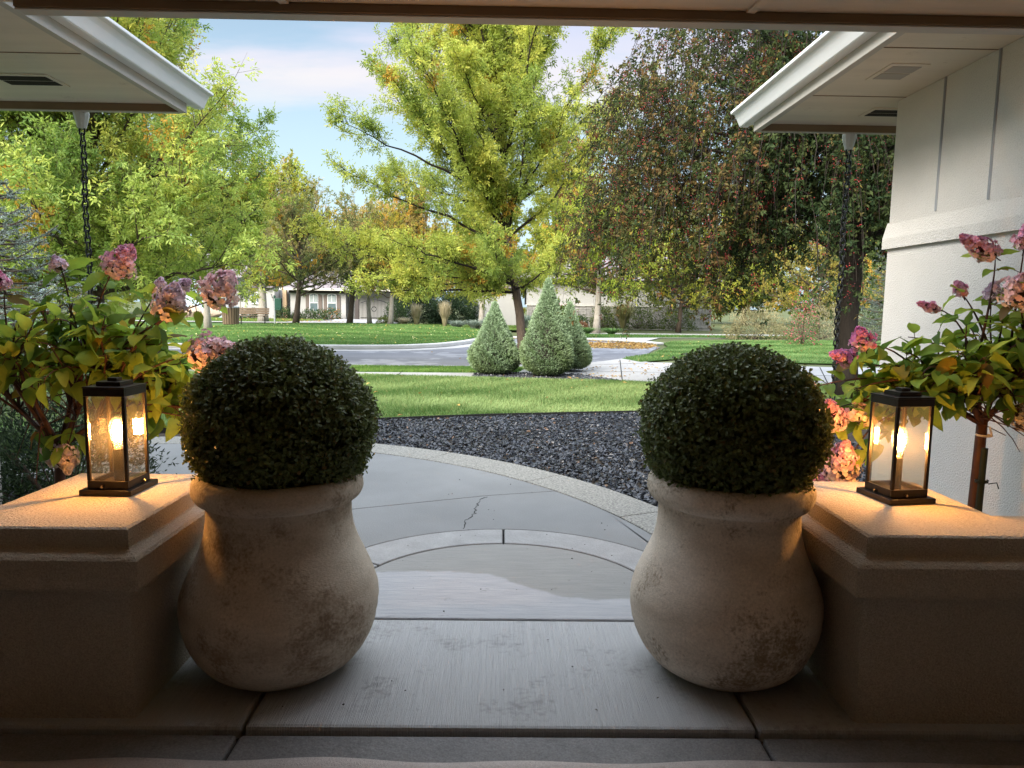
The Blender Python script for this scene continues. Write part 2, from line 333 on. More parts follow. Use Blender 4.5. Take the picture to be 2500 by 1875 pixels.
def tag(o, label, cat, group=None):
    o['label'] = label; o['category'] = cat
    if group: o['group'] = group
    return o
def kind(o, k): o['kind'] = k; return o
def copy_tree(o, parent=None):
    c = o.copy(); COL.objects.link(c)
    if parent is not None: c.parent = parent
    for ch in list(o.children): copy_tree(ch, c)
    return c

# leaf with a folded midrib: 4 vertices, 2 triangles
def leaves(m, P, D, U, Ln, W, C, fold=.25):
    n = len(P); D = nrm(D); S = nrm(np.cross(D, U)); U = np.cross(S, D); Ln = np.broadcast_to(Ln, (n,))[:, None]; W = np.broadcast_to(W, (n,))[:, None]
    mid = P+D*Ln*.45; lift = U*W*fold
    v = np.stack([P, mid+S*W*.5+lift, P+D*Ln, mid-S*W*.5+lift], 1).reshape(-1, 3)
    i = np.arange(n)[:, None]*4
    m.add(v, np.vstack([i+[0, 1, 2], i+[0, 2, 3]]), np.repeat(C, 4, 0))
# broad leaf: midrib curve plus two margins
def broadleaf(m, P, D, U, Ln, W, C, t=(0, .13, .38, .68, .9, 1), hw=(0, .36, .5, .36, .14, 0), droop=.25, fold=.16, rng=None, edge=None, wave=0):
    n = len(P); D = nrm(D); S = nrm(np.cross(D, U)); U = np.cross(S, D)
    Ln = np.broadcast_to(Ln, (n,)).astype(float); W = np.broadcast_to(W, (n,)).astype(float); droop = np.broadcast_to(droop, (n,))
    k = len(t); mids = []; ls = []; rs = []
    for a, h in zip(t, hw):
        c = P+D*(Ln*a)[:, None]-U*(Ln*droop*a*a)[:, None]
        mids.append(c); lf = U*(W*h*fold*2)[:, None]
        w1 = 0 if rng is None else U*(rng.normal(0, wave, n)*W)[:, None]; w2 = 0 if rng is None else U*(rng.normal(0, wave, n)*W)[:, None]
        ls.append(c+S*(W*h)[:, None]+lf+w1); rs.append(c-S*(W*h)[:, None]+lf+w2)
    V = np.stack(mids+ls+rs, 1)
    fs = []
    for j in range(k-1):
        fs.append([j, j+1, k+j+1, k+j]); fs.append([j+1, j, 2*k+j, 2*k+j+1])
    f = (np.arange(n)[:, None, None]*(3*k)+np.array(fs)[None]).reshape(-1, 4)
    CC = np.repeat(C, 3*k, 0)
    if edge is not None:
        mask = np.tile(np.r_[np.zeros(k, bool), np.ones(2*k, bool)], n); CC = CC.copy(); CC[mask] = CC[mask]*(1-edge[1])+np.array(edge[0])*edge[1]
    m.add(V.reshape(-1, 3), f, CC)
def in_poly(p, poly):
    poly = np.asarray(poly); x, y = p[:, 0], p[:, 1]; r = np.zeros(len(p), bool); j = len(poly)-1
    for i in range(len(poly)):
        xi, yi = poly[i]; xj, yj = poly[j]
        c = ((yi > y) != (yj > y)) & (x < (xj-xi)*(y-yi)/((yj-yi) or 1e-9)+xi); r ^= c; j = i
    return r
def sample_poly(rng, poly, n):
    poly = np.asarray(poly, float); lo, hi = poly.min(0), poly.max(0); out = []; c = 0
    while c < n:
        p = rng.uniform(lo, hi, (n*2, 2)); p = p[in_poly(p, poly)]; out.append(p); c += len(p)
    return np.vstack(out)[:n]
def arc(c, r, a0, a1, n=24): a = np.radians(np.linspace(a0, a1, n)); return np.c_[c[0]+r*np.cos(a), c[1]+r*np.sin(a)]
def inset(poly, d):
    p = np.asarray(poly, float)
    if np.sum(p[:,0]*np.roll(p[:,1],-1)-np.roll(p[:,0],-1)*p[:,1]) < 0: p = p[::-1]
    e1 = nrm(p-np.roll(p, 1, 0)); e2 = nrm(np.roll(p, -1, 0)-p); n1 = np.c_[-e1[:,1], e1[:,0]]; n2 = np.c_[-e2[:,1], e2[:,0]]
    b = nrm(n1+n2); k = np.clip(np.sum(b*n1, 1), .35, 1)[:, None]
    return p+b*d/k
def lerpc(a, b, t): return np.array(a)*(1-t)[:, None]+np.array(b)*t[:, None]

# ================================================================== GROUND AND PAVING
def slab(name, poly, top, m, thick=.09, gap=.006, bevel=.006):
    o = M(); o.prism(inset(poly, gap), top-thick, top); r = o.build(name, m, bevel=bevel); r['kind'] = 'structure'; return r
def sheet(name, poly, z, m, th=.02):
    o = M(); o.prism(poly, z-th, z); r = o.build(name, m); r['kind'] = 'structure'; return r
sheet('ground', [(-400, -60), (400, -60), (400, 600), (-400, 600)], -.075, 'far_ground', .05)
sheet('paving_bed', [(-3.2, -2.3), (2.7, -2.3), (2.7, 4.2), (1.35, 5.4), (-3.2, 5.4)], -.045, 'joint_dark')
# porch floor: the near strip is a little lower than the slab under the pots
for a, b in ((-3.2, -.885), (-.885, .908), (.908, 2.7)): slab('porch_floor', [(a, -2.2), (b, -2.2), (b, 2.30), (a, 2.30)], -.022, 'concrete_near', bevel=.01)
for a, b in ((-3.2, -.877), (-.877, .904), (.904, 2.7)): slab('porch_floor', [(a, 2.30), (b, 2.30), (b, 3.16), (a, 3.16)], 0, 'concrete_broom', bevel=.014)
C0 = (.02, 3.40)
inner = arc(C0, .815, -17, 197, 40); slab('landing', inner, 0, 'concrete_pale', bevel=.008)
o1 = arc(C0, .815, 90, -17, 22); o2 = arc(C0, 1.095, -12.6, 90, 22); slab('landing_ring', np.vstack([o1, o2]), .002, 'concrete_ring', bevel=.008)
for qa, qb in ((90, 148), (148, 192.6)):
    o1 = arc(C0, .815, qb+(4.4 if qb > 190 else 0), qa, 22); o2 = arc(C0, 1.095, qa, qb, 22); slab('landing_ring', np.vstack([o1, o2]), .002, 'concrete_ring', bevel=.008)
rng = np.random.default_rng(3)
# walk: edge circle through three measured points
def circ(a, b, c):
    (ax, ay), (bx, by), (cx, cy) = a, b, c; d = 2*(ax*(by-cy)+bx*(cy-ay)+cx*(ay-by))
    ux = ((ax*ax+ay*ay)*(by-cy)+(bx*bx+by*by)*(cy-ay)+(cx*cx+cy*cy)*(ay-by))/d; uy = ((ax*ax+ay*ay)*(cx-bx)+(bx*bx+by*by)*(ax-cx)+(cx*cx+cy*cy)*(bx-ax))/d
    return (ux, uy), math.hypot(ax-ux, ay-uy)
WC, WR = circ((-1.257, 7.272), (.288, 6.257), (1.13, 5.082))
def wang(p): return math.degrees(math.atan2(p[1]-WC[1], p[0]-WC[0]))
a_j = wang((.436, 5.473)); a_s = wang((1.10, 4.2)); a_e = 118
RI = WR-.40
inneredge = [(-7.5, 5.75), (-4.2, 5.72), (-2.7, 5.45), (-1.75, 4.95), (-1.25, 4.35), (-1.15, 3.9)]
ring_o = arc(C0, 1.095, -13, 160, 30)
jl = (-1.72, 4.93)
outA = arc(WC, RI, a_s, a_j, 10)
slab('walkway', np.vstack([ring_o[::-1][0:1]*0+[(-1.15, 3.9)], ring_o[::-1], [(1.13, 3.2)], outA, [(-.101, 5.316), (-1.024, 4.926), (-1.45, 4.70), (-1.3, 4.4)]]), 0, 'concrete_walk', gap=.005)
outB = arc(WC, RI, a_j, a_e, 30)
slab('walkway', np.vstack([outB, [(-7.5, WC[1]+RI*math.sin(R(a_e))+.3), (-7.5, 5.75), (-4.2, 5.72), (-2.7, 5.45), (-1.75, 4.95), (-1.45, 4.70), (-1.024, 4.926), (-.101, 5.316)]]), 0, 'concrete_walk', gap=.005)
def aggsec(a, b, r0, r1, nm='exposed_aggregate_border'): slab(nm, np.vstack([arc(WC, r0, a, b, 12), arc(WC, r1, b, a, 12)]), .003, 'aggregate', gap=.004)
cuts = [a_s-6, a_s+(a_j-a_s)*.45, a_j+5, a_j+22, a_j+40, a_e]
for i in range(5): aggsec(cuts[i], cuts[i+1], RI, WR)
# crack
cp = np.array([(-.118, 5.283), (-.14, 5.2), (-.165, 5.10), (-.17, 5.033), (-.19, 4.95), (-.177, 4.85), (-.177, 4.807), (-.205, 4.74), (-.241, 4.673), (-.235, 4.58), (-.242, 4.49)])
cpp = []
for i in range(len(cp)-1):
    for t in (0, .33, .66): cpp.append(cp[i]*(1-t)+cp[i+1]*t+rng.normal(0, .008, 2))
cpp = np.array(cpp+[cp[-1]]); cm = M(); w = .003+.0015*np.sin(np.arange(len(cpp)))
cm.prism(np.vstack([cpp+np.c_[w, w*0], (cpp-np.c_[w, w*0])[::-1]]), .0005, .0022); kind(cm.build('pavement_crack', 'joint_dark'), 'structure')
# grit lying on the slabs
r2 = np.random.default_rng(8)
gm = M()
for _ in range(60):
    x, y = r2.uniform(-.9, 1.0), r2.uniform(2.3, 7)
    if (x+1)**2 > 4: continue
    s_ = r2.uniform(.001, .0032); gm.box((x-s_, y-s_*r2.uniform(.5, 1.5), .002), (x+s_, y+s_, .002+s_), rotz=r2.uniform(0, 3))
kind(gm.build('grit', 'soil'), 'stuff')
dead = M()
for x, y in ((-1.02, 2.6), (.02, 2.55), (.35, 2.42), (.22, 2.95), (-.05, 4.9), (.6, 2.5)):
    leaves(dead, np.array([[x, y, .004]]), np.array([[r2.normal(), r2.normal(), .1]]), np.array([[0, 0, 1.]]), .018, .007, np.array([[.06, .04, .025]]))
kind(dead.build('dry_leaf_bits', 'fallen'), 'stuff')

lawn_near = [(-14, 3.4), (-9, 5.9), (-6, 7.2), (-3.2, 8.3), (-1.535, 8.888), (-.189, 9.335), (1.872, 9.792), (4.5, 10.15), (9, 10.4), (14, 10.5)]
lawn_far = [(14, 14.1), (6, 13.9), (2.886, 13.957), (2.35, 14.10), (1.2, 14.20), (.2, 14.28), (-.62, 14.45), (-3, 14.75), (-14, 15.0)]
sheet('lawn', lawn_near+lawn_far, -.03, 'lawn_base')
mulch_poly = np.vstack([arc(WC, WR+.004, a_e, a_s-6, 40), [(1.2, 3.4), (1.3, 3.1), (2.7, 3.1), (2.7, 5.05), (5, 5.2), (14, 5.4), (14, 10.5)], lawn_near[::-1][1:7], [(-4.2, 7.75)]])
sheet('mulch_bed', mulch_poly, -.045, 'soil')
sheet('mulch_bed', [(-1.28, 3.2), (-1.3, 4.3), (-1.8, 4.92), (-2.75, 5.42), (-4.2, 5.69), (-9, 5.7), (-9, 4.6), (-3.2, 4.5), (-3.2, 3.2)], -.045, 'soil')
# edging strip
em = M(); e = np.array(lawn_near); dn = np.diff(e, axis=0)
for i in range(len(e)-1): em.bar((*e[i], -.03), (*e[i+1], -.03), .012, .09)
kind(em.build('lawn_edging', 'edging'), 'structure')
def chips(name, poly, n, seed, sz=(.018, .045), z=-.04, col=((.004, .005, .007), (.027, .033, .048)), pile=.035):
    r = np.random.default_rng(seed); p = sample_poly(r, poly, n)
    L_ = r.uniform(*sz, n); W_ = L_*r.uniform(.4, .8, n); H_ = L_*r.uniform(.12, .35, n)
    base = np.array([[-1,-1,-1],[1,-.8,-1],[1,1,-1],[-.8,1,-1],[-.8,-.9,1],[.9,-.6,1],[.7,.9,1],[-1,.7,1]], float)*.5
    v = base[None]*np.stack([L_, W_, H_], 1)[:, None]+r.normal(0, .0022, (n, 8, 3))
    a = r.uniform(0, 6.28, n); tx = r.normal(0, .38, n); ty = r.normal(0, .38, n)
    x, y, zz = v[..., 0], v[..., 1], v[..., 2]
    y, zz = y*np.cos(tx)[:, None]-zz*np.sin(tx)[:, None], y*np.sin(tx)[:, None]+zz*np.cos(tx)[:, None]
    x, zz = x*np.cos(ty)[:, None]+zz*np.sin(ty)[:, None], -x*np.sin(ty)[:, None]+zz*np.cos(ty)[:, None]
    x, y = x*np.cos(a)[:, None]-y*np.sin(a)[:, None], x*np.sin(a)[:, None]+y*np.cos(a)[:, None]
    v = np.stack([x, y, zz], -1)+np.c_[p, z+r.uniform(0, pile, n)][:, None]
    t = r.beta(1.4, 2.2, n); C = lerpc(col[0], col[1], t); br = r.random(n) < .012; C[br] = (.16, .09, .05)
    m = M(); f = np.array([[0,3,2,1],[4,5,6,7],[0,1,5,4],[1,2,6,5],[2,3,7,6],[3,0,4,7]])
    m.add(v.reshape(-1, 3), (np.arange(n)[:, None, None]*8+f[None]).reshape(-1, 4), np.repeat(C, 8, 0))
    return kind(m.build(name, 'mulch_chip'), 'stuff')
vis = np.vstack([arc(WC, WR+.012, wang((-2.6, 7.6)), a_s-6, 40), [(1.25, 3.5), (1.9, 3.3), (2.68, 3.3), (2.68, 5.05), (3.6, 5.2), (4.2, 10.05)], lawn_near[6:3:-1]])
chips('slate_mulch', vis, 30000, 5)
chips('slate_mulch', [(-1.35, 3.25), (-1.4, 4.3), (-1.9, 4.95), (-2.8, 5.4), (-4.2, 5.65), (-4.4, 4.7), (-3.2, 4.5), (-3.1, 3.25)], 5500, 6)
chips('slate_mulch', [(-.62, 14.5), (-.6, 15.2), (-.2, 15.42), (.5, 15.5), (1.0, 15.3), (1.6, 15.4), (2.0, 14.75), (2.4, 14.15), (1.2, 14.24), (.2, 14.32)], 2600, 7, sz=(.03, .07), col=((.018, .018, .022), (.07, .075, .085)))

# ---- sidewalk, verge, street, park
sheet('sidewalk', [(-40, 15.0), (-3, 14.74), (-.62, 14.44), (.2, 14.27), (2.35, 14.09), (2.886, 13.95), (14, 13.85), (40, 13.8), (40, 16.3), (14, 18.2), (8.457, 18.34), (5.6, 18.9), (4.0, 19.15), (3.445, 20.40), (2.5, 19.0), (2.017, 18.389), (1.2, 17.6), (.6, 16.9), (.3, 15.55), (-3, 15.33), (-40, 15.6)], -.032, 'far_concrete')
jm = M()
for x in (-7, -5.4, -3.8, -2.2): jm.box((x, 14.72, -.032), (x+.02, 15.32, -.029))
for (a, b) in (((2.4, 14.1), (3.3, 19.9)), ((.6, 16.4), (14, 15.4)), ((4.2, 14.0), (5.6, 18.8)), ((6.5, 14.0), (8.2, 18.2)), ((1.4, 17.4), (4.0, 19.0))): jm.bar((*a, -.031), (*b, -.031), .025, .004)
kind(jm.build('sidewalk_joints', 'joint_dark'), 'structure')
verge = [(-40, 15.6), (-3, 15.34), (.3, 15.56), (.6, 16.85), (-1.24, 16.85), (-6, 16.6), (-40, 16.0)]
sheet('verge', verge, -.03, 'lawn_base')
street = np.vstack([[(-40, 16.0), (-6, 16.6), (-1.24, 16.9), (.6, 16.95), (2.017, 18.4), (3.445, 20.42), (4.6, 22.6), (5.28, 24.9), (5.9, 26.6), (6.05, 28.3), (5.6, 29.5), (5.09, 30.2), (3.33, 31.6), (1.5, 32.2), (-.3, 32.0), (-.6, 31), (-.9, 29.35), (-1.99, 25.6), (-3.2, 23.2), (-4.8, 22.6), (-10, 22.2), (-40, 22)]])
sheet('street', street, -.05, 'asphalt')
kerb_line = [(-40, 22.6), (-14, 22.75), (-8, 22.85), (-4.8, 23.1), (-3.4, 23.6), (-2.3, 24.9), (-1.6, 26.8), (-1.05, 29.3), (-.85, 31.2)]
def strip(line, w0, w1):
    p = np.array(line, float); t = nrm(np.gradient(p, axis=0)); nn = np.c_[-t[:, 1], t[:, 0]]; return np.vstack([p+nn*w0, (p+nn*w1)[::-1]])
def dense(line, k=6):
    p = np.array(line, float); u = np.arange(len(p)); uu = np.linspace(0, len(p)-1, (len(p)-1)*k+1); q = np.c_[np.interp(uu, u, p[:, 0]), np.interp(uu, u, p[:, 1])]
    for _ in range(3): q[1:-1] = (q[:-2]+2*q[1:-1]+q[2:])/4
    return q
KL = dense(kerb_line)
sheet('gutter_pan', strip(KL, -.9, -.24), -.042, 'far_concrete')
km = M(); km.prism(strip(KL, -.24, .0), -.06, .10); kind(km.build('kerb', 'kerb', bevel=.04), 'structure')
k2 = dense([(6.2, 28.6), (5.75, 29.9), (4.9, 30.8), (3.4, 31.9), (1.5, 32.5), (-.2, 32.3)])
km = M(); km.prism(strip(k2, .0, -.35), -.06, .03); kind(km.build('kerb', 'kerb', bevel=.03), 'structure')
# far drives
sheet('driveway', [(1.6, 33.4), (3.6, 33.0), (6.2, 31.0), (7.7, 34.8), (16, 36.5), (16, 41), (6, 40), (2.6, 38.2)], -.03, 'far_concrete')
sheet('driveway', [(-13.2, 45), (-9, 44.2), (-7.6, 44.0), (-6.8, 46), (-8.0, 55.8), (-13, 55.8), (-12, 50), (-14.2, 47)], .20, 'far_concrete')
# park lawn with a gentle rise
PK = np.vstack([KL[KL[:, 0] > -30]+[.0, .02], [(-.5, 33), (-1.0, 36), (-2.6, 39), (-4.8, 41.5), (-7, 44), (-30, 46)]])
def mound_z(x, y): return .05+.26*np.exp(-(((x+9)/9.)**2+((y-36)/9.)**2))
def ground_mesh(poly, fn, step, name, m):
    lo, hi = np.min(poly, 0), np.max(poly, 0); xs = np.arange(lo[0], hi[0], step); ys = np.arange(lo[1], hi[1], step); X, Y = np.meshgrid(xs, ys); P = np.c_[X.ravel(), Y.ravel()]
    ins = in_poly(P, poly); mm = M(); nx = len(xs); i = (np.arange(len(ys)-1)[:, None]*nx+np.arange(nx-1)[None]).ravel()
    q = np.stack([i, i+1, i+nx+1, i+nx], 1); q = q[ins[q].any(1)]
    # pull outside vertices onto the outline
    out = np.unique(q[~ins[q]]); poly2 = dense(np.vstack([poly, poly[:1]]), 8)
    for k in out: P[k] = poly2[np.argmin(np.sum((poly2-P[k])**2, 1))]
    mm.add(np.c_[P, fn(P[:, 0], P[:, 1])], q); o = mm.build(name, m, smooth=True); o['kind'] = 'structure'; return o
ground_mesh(PK, mound_z, .5, 'park_lawn', 'lawn_base')
sheet('lawn', [(3.445, 20.40), (3.75, 19.2), (4.86, 20.18+.2), (6.5, 19.9), (10, 19.4), (16, 19), (40, 19), (40, 33), (15.6, 34.5), (10.8, 32.7), (7.2, 30.6), (6.5, 28.6), (6.25, 26.6), (5.5, 24.5), (4.7, 22.3)], -.02, 'lawn_base')
sheet('lawn', [(1.9, 33.1), (3.5, 33.3), (7.9, 34.9), (16, 36.4), (16, 37.2), (4.0, 36.2), (2.4, 35.2)], -.015, 'lawn_base')
sheet('lawn', [(-40, 46), (-14, 46.5), (-12.5, 50), (-13.5, 54), (-40, 56)], .15, 'lawn_base')
sheet('lawn', [(-7, 44.2), (-4.8, 42), (-2.4, 40), (2, 40), (2, 47.5), (-6.6, 47.5)], .08, 'lawn_base')
sheet('path', [(-40, 42.2), (-24, 42.0), (-15, 42.6), (-11, 43.5), (-9, 44.2), (-9, 44.9), (-12, 44.6), (-16, 43.6), (-24, 43.2), (-40, 43.4)], .23, 'far_concrete')

# ---- grass blades
def grass(name, poly, n, seed, h=(.03, .06), w=.006, zf=None, c0=(.085, .165, .038), c1=(.33, .42, .16), z=-.03):
    r = np.random.default_rng(seed); p = sample_poly(r, poly, n); H = r.uniform(*h, n); a = r.uniform(0, 6.28, n); W = w*r.uniform(.7, 1.4, n)
    zz = np.full(n, z) if zf is None else zf(p[:, 0], p[:, 1])
    patch = (np.sin(p[:, 0]*.9+np.sin(p[:, 1]*1.9)*1.6)+np.sin(p[:, 1]*2.6+np.sin(p[:, 0]*1.3)*1.2)+np.sin(p[:, 0]*5.3-p[:, 1]*4.1)*.5)/2.5
    lean = r.normal(0, .45, (n, 2))*H[:, None]+np.c_[patch, patch*.6]*H[:, None]*.5
    d = np.c_[np.cos(a), np.sin(a)]*W[:, None]*.5
    b = np.c_[p, zz]; v = np.stack([np.c_[p-d, zz], np.c_[p+d, zz], np.c_[p+lean, zz+H]], 1)
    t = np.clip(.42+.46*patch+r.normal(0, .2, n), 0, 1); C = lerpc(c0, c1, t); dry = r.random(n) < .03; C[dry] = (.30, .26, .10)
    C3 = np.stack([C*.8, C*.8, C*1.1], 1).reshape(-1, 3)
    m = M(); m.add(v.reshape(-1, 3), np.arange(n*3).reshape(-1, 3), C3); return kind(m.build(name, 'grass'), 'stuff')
GL = [(-4.3, 7.9), (-3.2, 8.3), (-1.535, 8.888), (-.189, 9.335), (1.872, 9.792), (4.5, 10.15), (7.5, 10.3), (9, 13.9), (2.886, 13.957), (2.35, 14.10), (1.2, 14.20), (.2, 14.28), (-.62, 14.45), (-3, 14.75), (-7, 14.85), (-7, 9)]
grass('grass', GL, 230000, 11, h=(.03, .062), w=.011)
grass('grass', [(-9, 15.55), (-3, 15.36), (.28, 15.6), (.55, 16.8), (-1.24, 16.83), (-6, 16.6), (-9, 16.5)], 34000, 12, h=(.03, .06), w=.016, c0=(.075, .16, .03), c1=(.18, .30, .06))
grass('grass', PK[PK[:, 0] > -24.5], 170000, 13, h=(.04, .08), w=.03, zf=mound_z, c0=(.075, .165, .038), c1=(.19, .31, .085))
grass('grass', [(3.5, 20.40), (3.8, 19.3), (4.86, 20.4), (6.5, 19.95), (10, 19.5), (16, 19.2), (19, 33), (10.8, 32.5), (7.2, 30.5), (6.5, 28.6), (6.25, 26.6), (5.5, 24.5), (4.7, 22.3)], 90000, 14, h=(.04, .07), w=.028, c0=(.085, .175, .045), c1=(.20, .31, .10), z=-.02)
grass('grass', [(1.9, 33.1), (3.5, 33.3), (7.9, 34.9), (16, 36.4), (16, 37.2), (4.0, 36.2), (2.4, 35.2)], 16000, 15, h=(.05, .12), w=.035, c0=(.05, .13, .03), c1=(.12, .22, .05), z=-.015)
grass('grass', [(-26, 46.4), (-14, 46.7), (-12.7, 50), (-13.6, 53.8), (-26, 55)], 26000, 16, h=(.05, .09), w=.04, z=.15, c0=(.09, .17, .03), c1=(.22, .30, .07))
grass('grass', [(-6.9, 44.3), (-4.8, 42.1), (-2.4, 40.1), (2, 40.1), (2, 47.3), (-6.6, 47.3)], 16000, 17, h=(.05, .09), w=.04, z=.08, c0=(.09, .17, .03), c1=(.22, .30, .07))
def fallen(name, pts, seed, s=(.06, .11), z=0, zf=None, cols=((.42, .25, .07), (.48, .33, .11), (.30, .17, .06))):
    r = np.random.default_rng(seed); n = len(pts); D = np.c_[r.normal(size=(n, 2)), r.normal(0, .25, n)]; U = np.c_[r.normal(0, .35, (n, 2)), np.ones(n)]
    zz = np.full(n, z) if zf is None else zf(pts[:, 0], pts[:, 1])
    L_ = r.uniform(*s, n); C = np.array(cols)[r.integers(0, len(cols), n)]*r.uniform(.8, 1.2, (n, 1)); m = M()
    leaves(m, np.c_[pts, zz], D, U, L_, L_*.5, C, .3); return kind(m.build(name, 'fallen'), 'stuff')
r4 = np.random.default_rng(44)
fl = sample_poly(r4, [(2.9, 25.6), (4.8, 25.2), (5.75, 26.6), (5.9, 28.3), (5.0, 29.3), (3.6, 29.3), (3.0, 27.6)], 1500); fl2 = np.c_[r4.normal(4.2, 1.3, 500), r4.normal(28, 1.2, 500)]; fl2 = fl2[in_poly(fl2, street)]
fallen('fallen_leaves', np.vstack([fl, fl2, sample_poly(r4, strip(k2, -.1, .5), 260)]), 21, s=(.08, .15), z=-.04)
fallen('fallen_leaves', np.vstack([sample_poly(r4, [(1.7, 14.6), (6, 14.2), (6, 17), (3.6, 19.4), (1.4, 16.9), (1.6, 15.6)], 170), np.c_[r4.normal(2.1, .3, 34), r4.normal(15.1, .3, 34)]]), 22, s=(.05, .11), z=-.022)
fallen('fallen_leaves', sample_poly(r4, PK[PK[:, 0] > -24.5], 520), 23, s=(.06, .12), zf=lambda x, y: mound_z(x, y)+.055, cols=((.62, .52, .16), (.66, .6, .3), (.55, .38, .08)))
fallen('fallen_leaves', np.vstack([sample_poly(r4, [(4.5, 20.5), (8, 20), (17, 19.5), (18, 32), (8, 30)], 150), sample_poly(r4, GL, 44), sample_poly(r4, street[:14], 60)*[1, 1]]), 24, s=(.06, .11), z=.02)
fallen('fallen_leaves', np.vstack([sample_poly(r4, [(-14, 44.6), (-10, 45.2), (-12.5, 49), (-14.5, 47.5)], 160), sample_poly(r4, [(-20, 46.5), (-14, 47), (-14, 53), (-20, 54)], 200)]), 25, s=(.08, .14), z=.24)

# ================================================================== THE HOUSE AROUND THE PORCH
por = thing('porch', 'tan timber porch ceiling with a dark trimmed front beam across the top', 'porch', (0, 2.9, 2.55))
c = M(); c.box((-3.2, -2.2, 2.592), (2.75, 2.93, 2.70)); c.build('ceiling', 'porch_soffit', por)
b = M(); b.box((-1.885, 2.875, 2.556), (2.75, 2.93, 2.591)); b.build('beam', 'fascia_dark', por, bevel=.003)
b = M(); b.box((-1.885, 2.882, 2.549), (2.75, 2.945, 2.5555)); b.build('beam_trim', 'trim_paint', por, bevel=.002)
for x0, x1 in ((-1.05, -.852), (1.115, .938)):
    b = M(); b.bar((x0, 1.6, 2.588), (x1, 2.872, 2.588), .035, .012); b.build('ceiling_batten', 'porch_soffit', por)
rf = M(); rf.add([(-3.3, 2.95, 2.705), (2.8, 2.95, 2.705), (2.8, -4.5, 5.4), (-3.3, -4.5, 5.4), (-3.3, 2.95, 2.78), (2.8, 2.95, 2.78), (2.8, -4.5, 5.48), (-3.3, -4.5, 5.48)], np.array([[0,3,2,1],[4,5,6,7],[0,1,5,4],[1,2,6,5],[2,3,7,6],[3,0,4,7]])); rf.build('roof', 'roof_shingle', por)
w = M(); w.box((-3.2, -2.4, -.05), (2.7, -2.2, 2.59)); w.build('back_wall', 'fascia_dark', por)

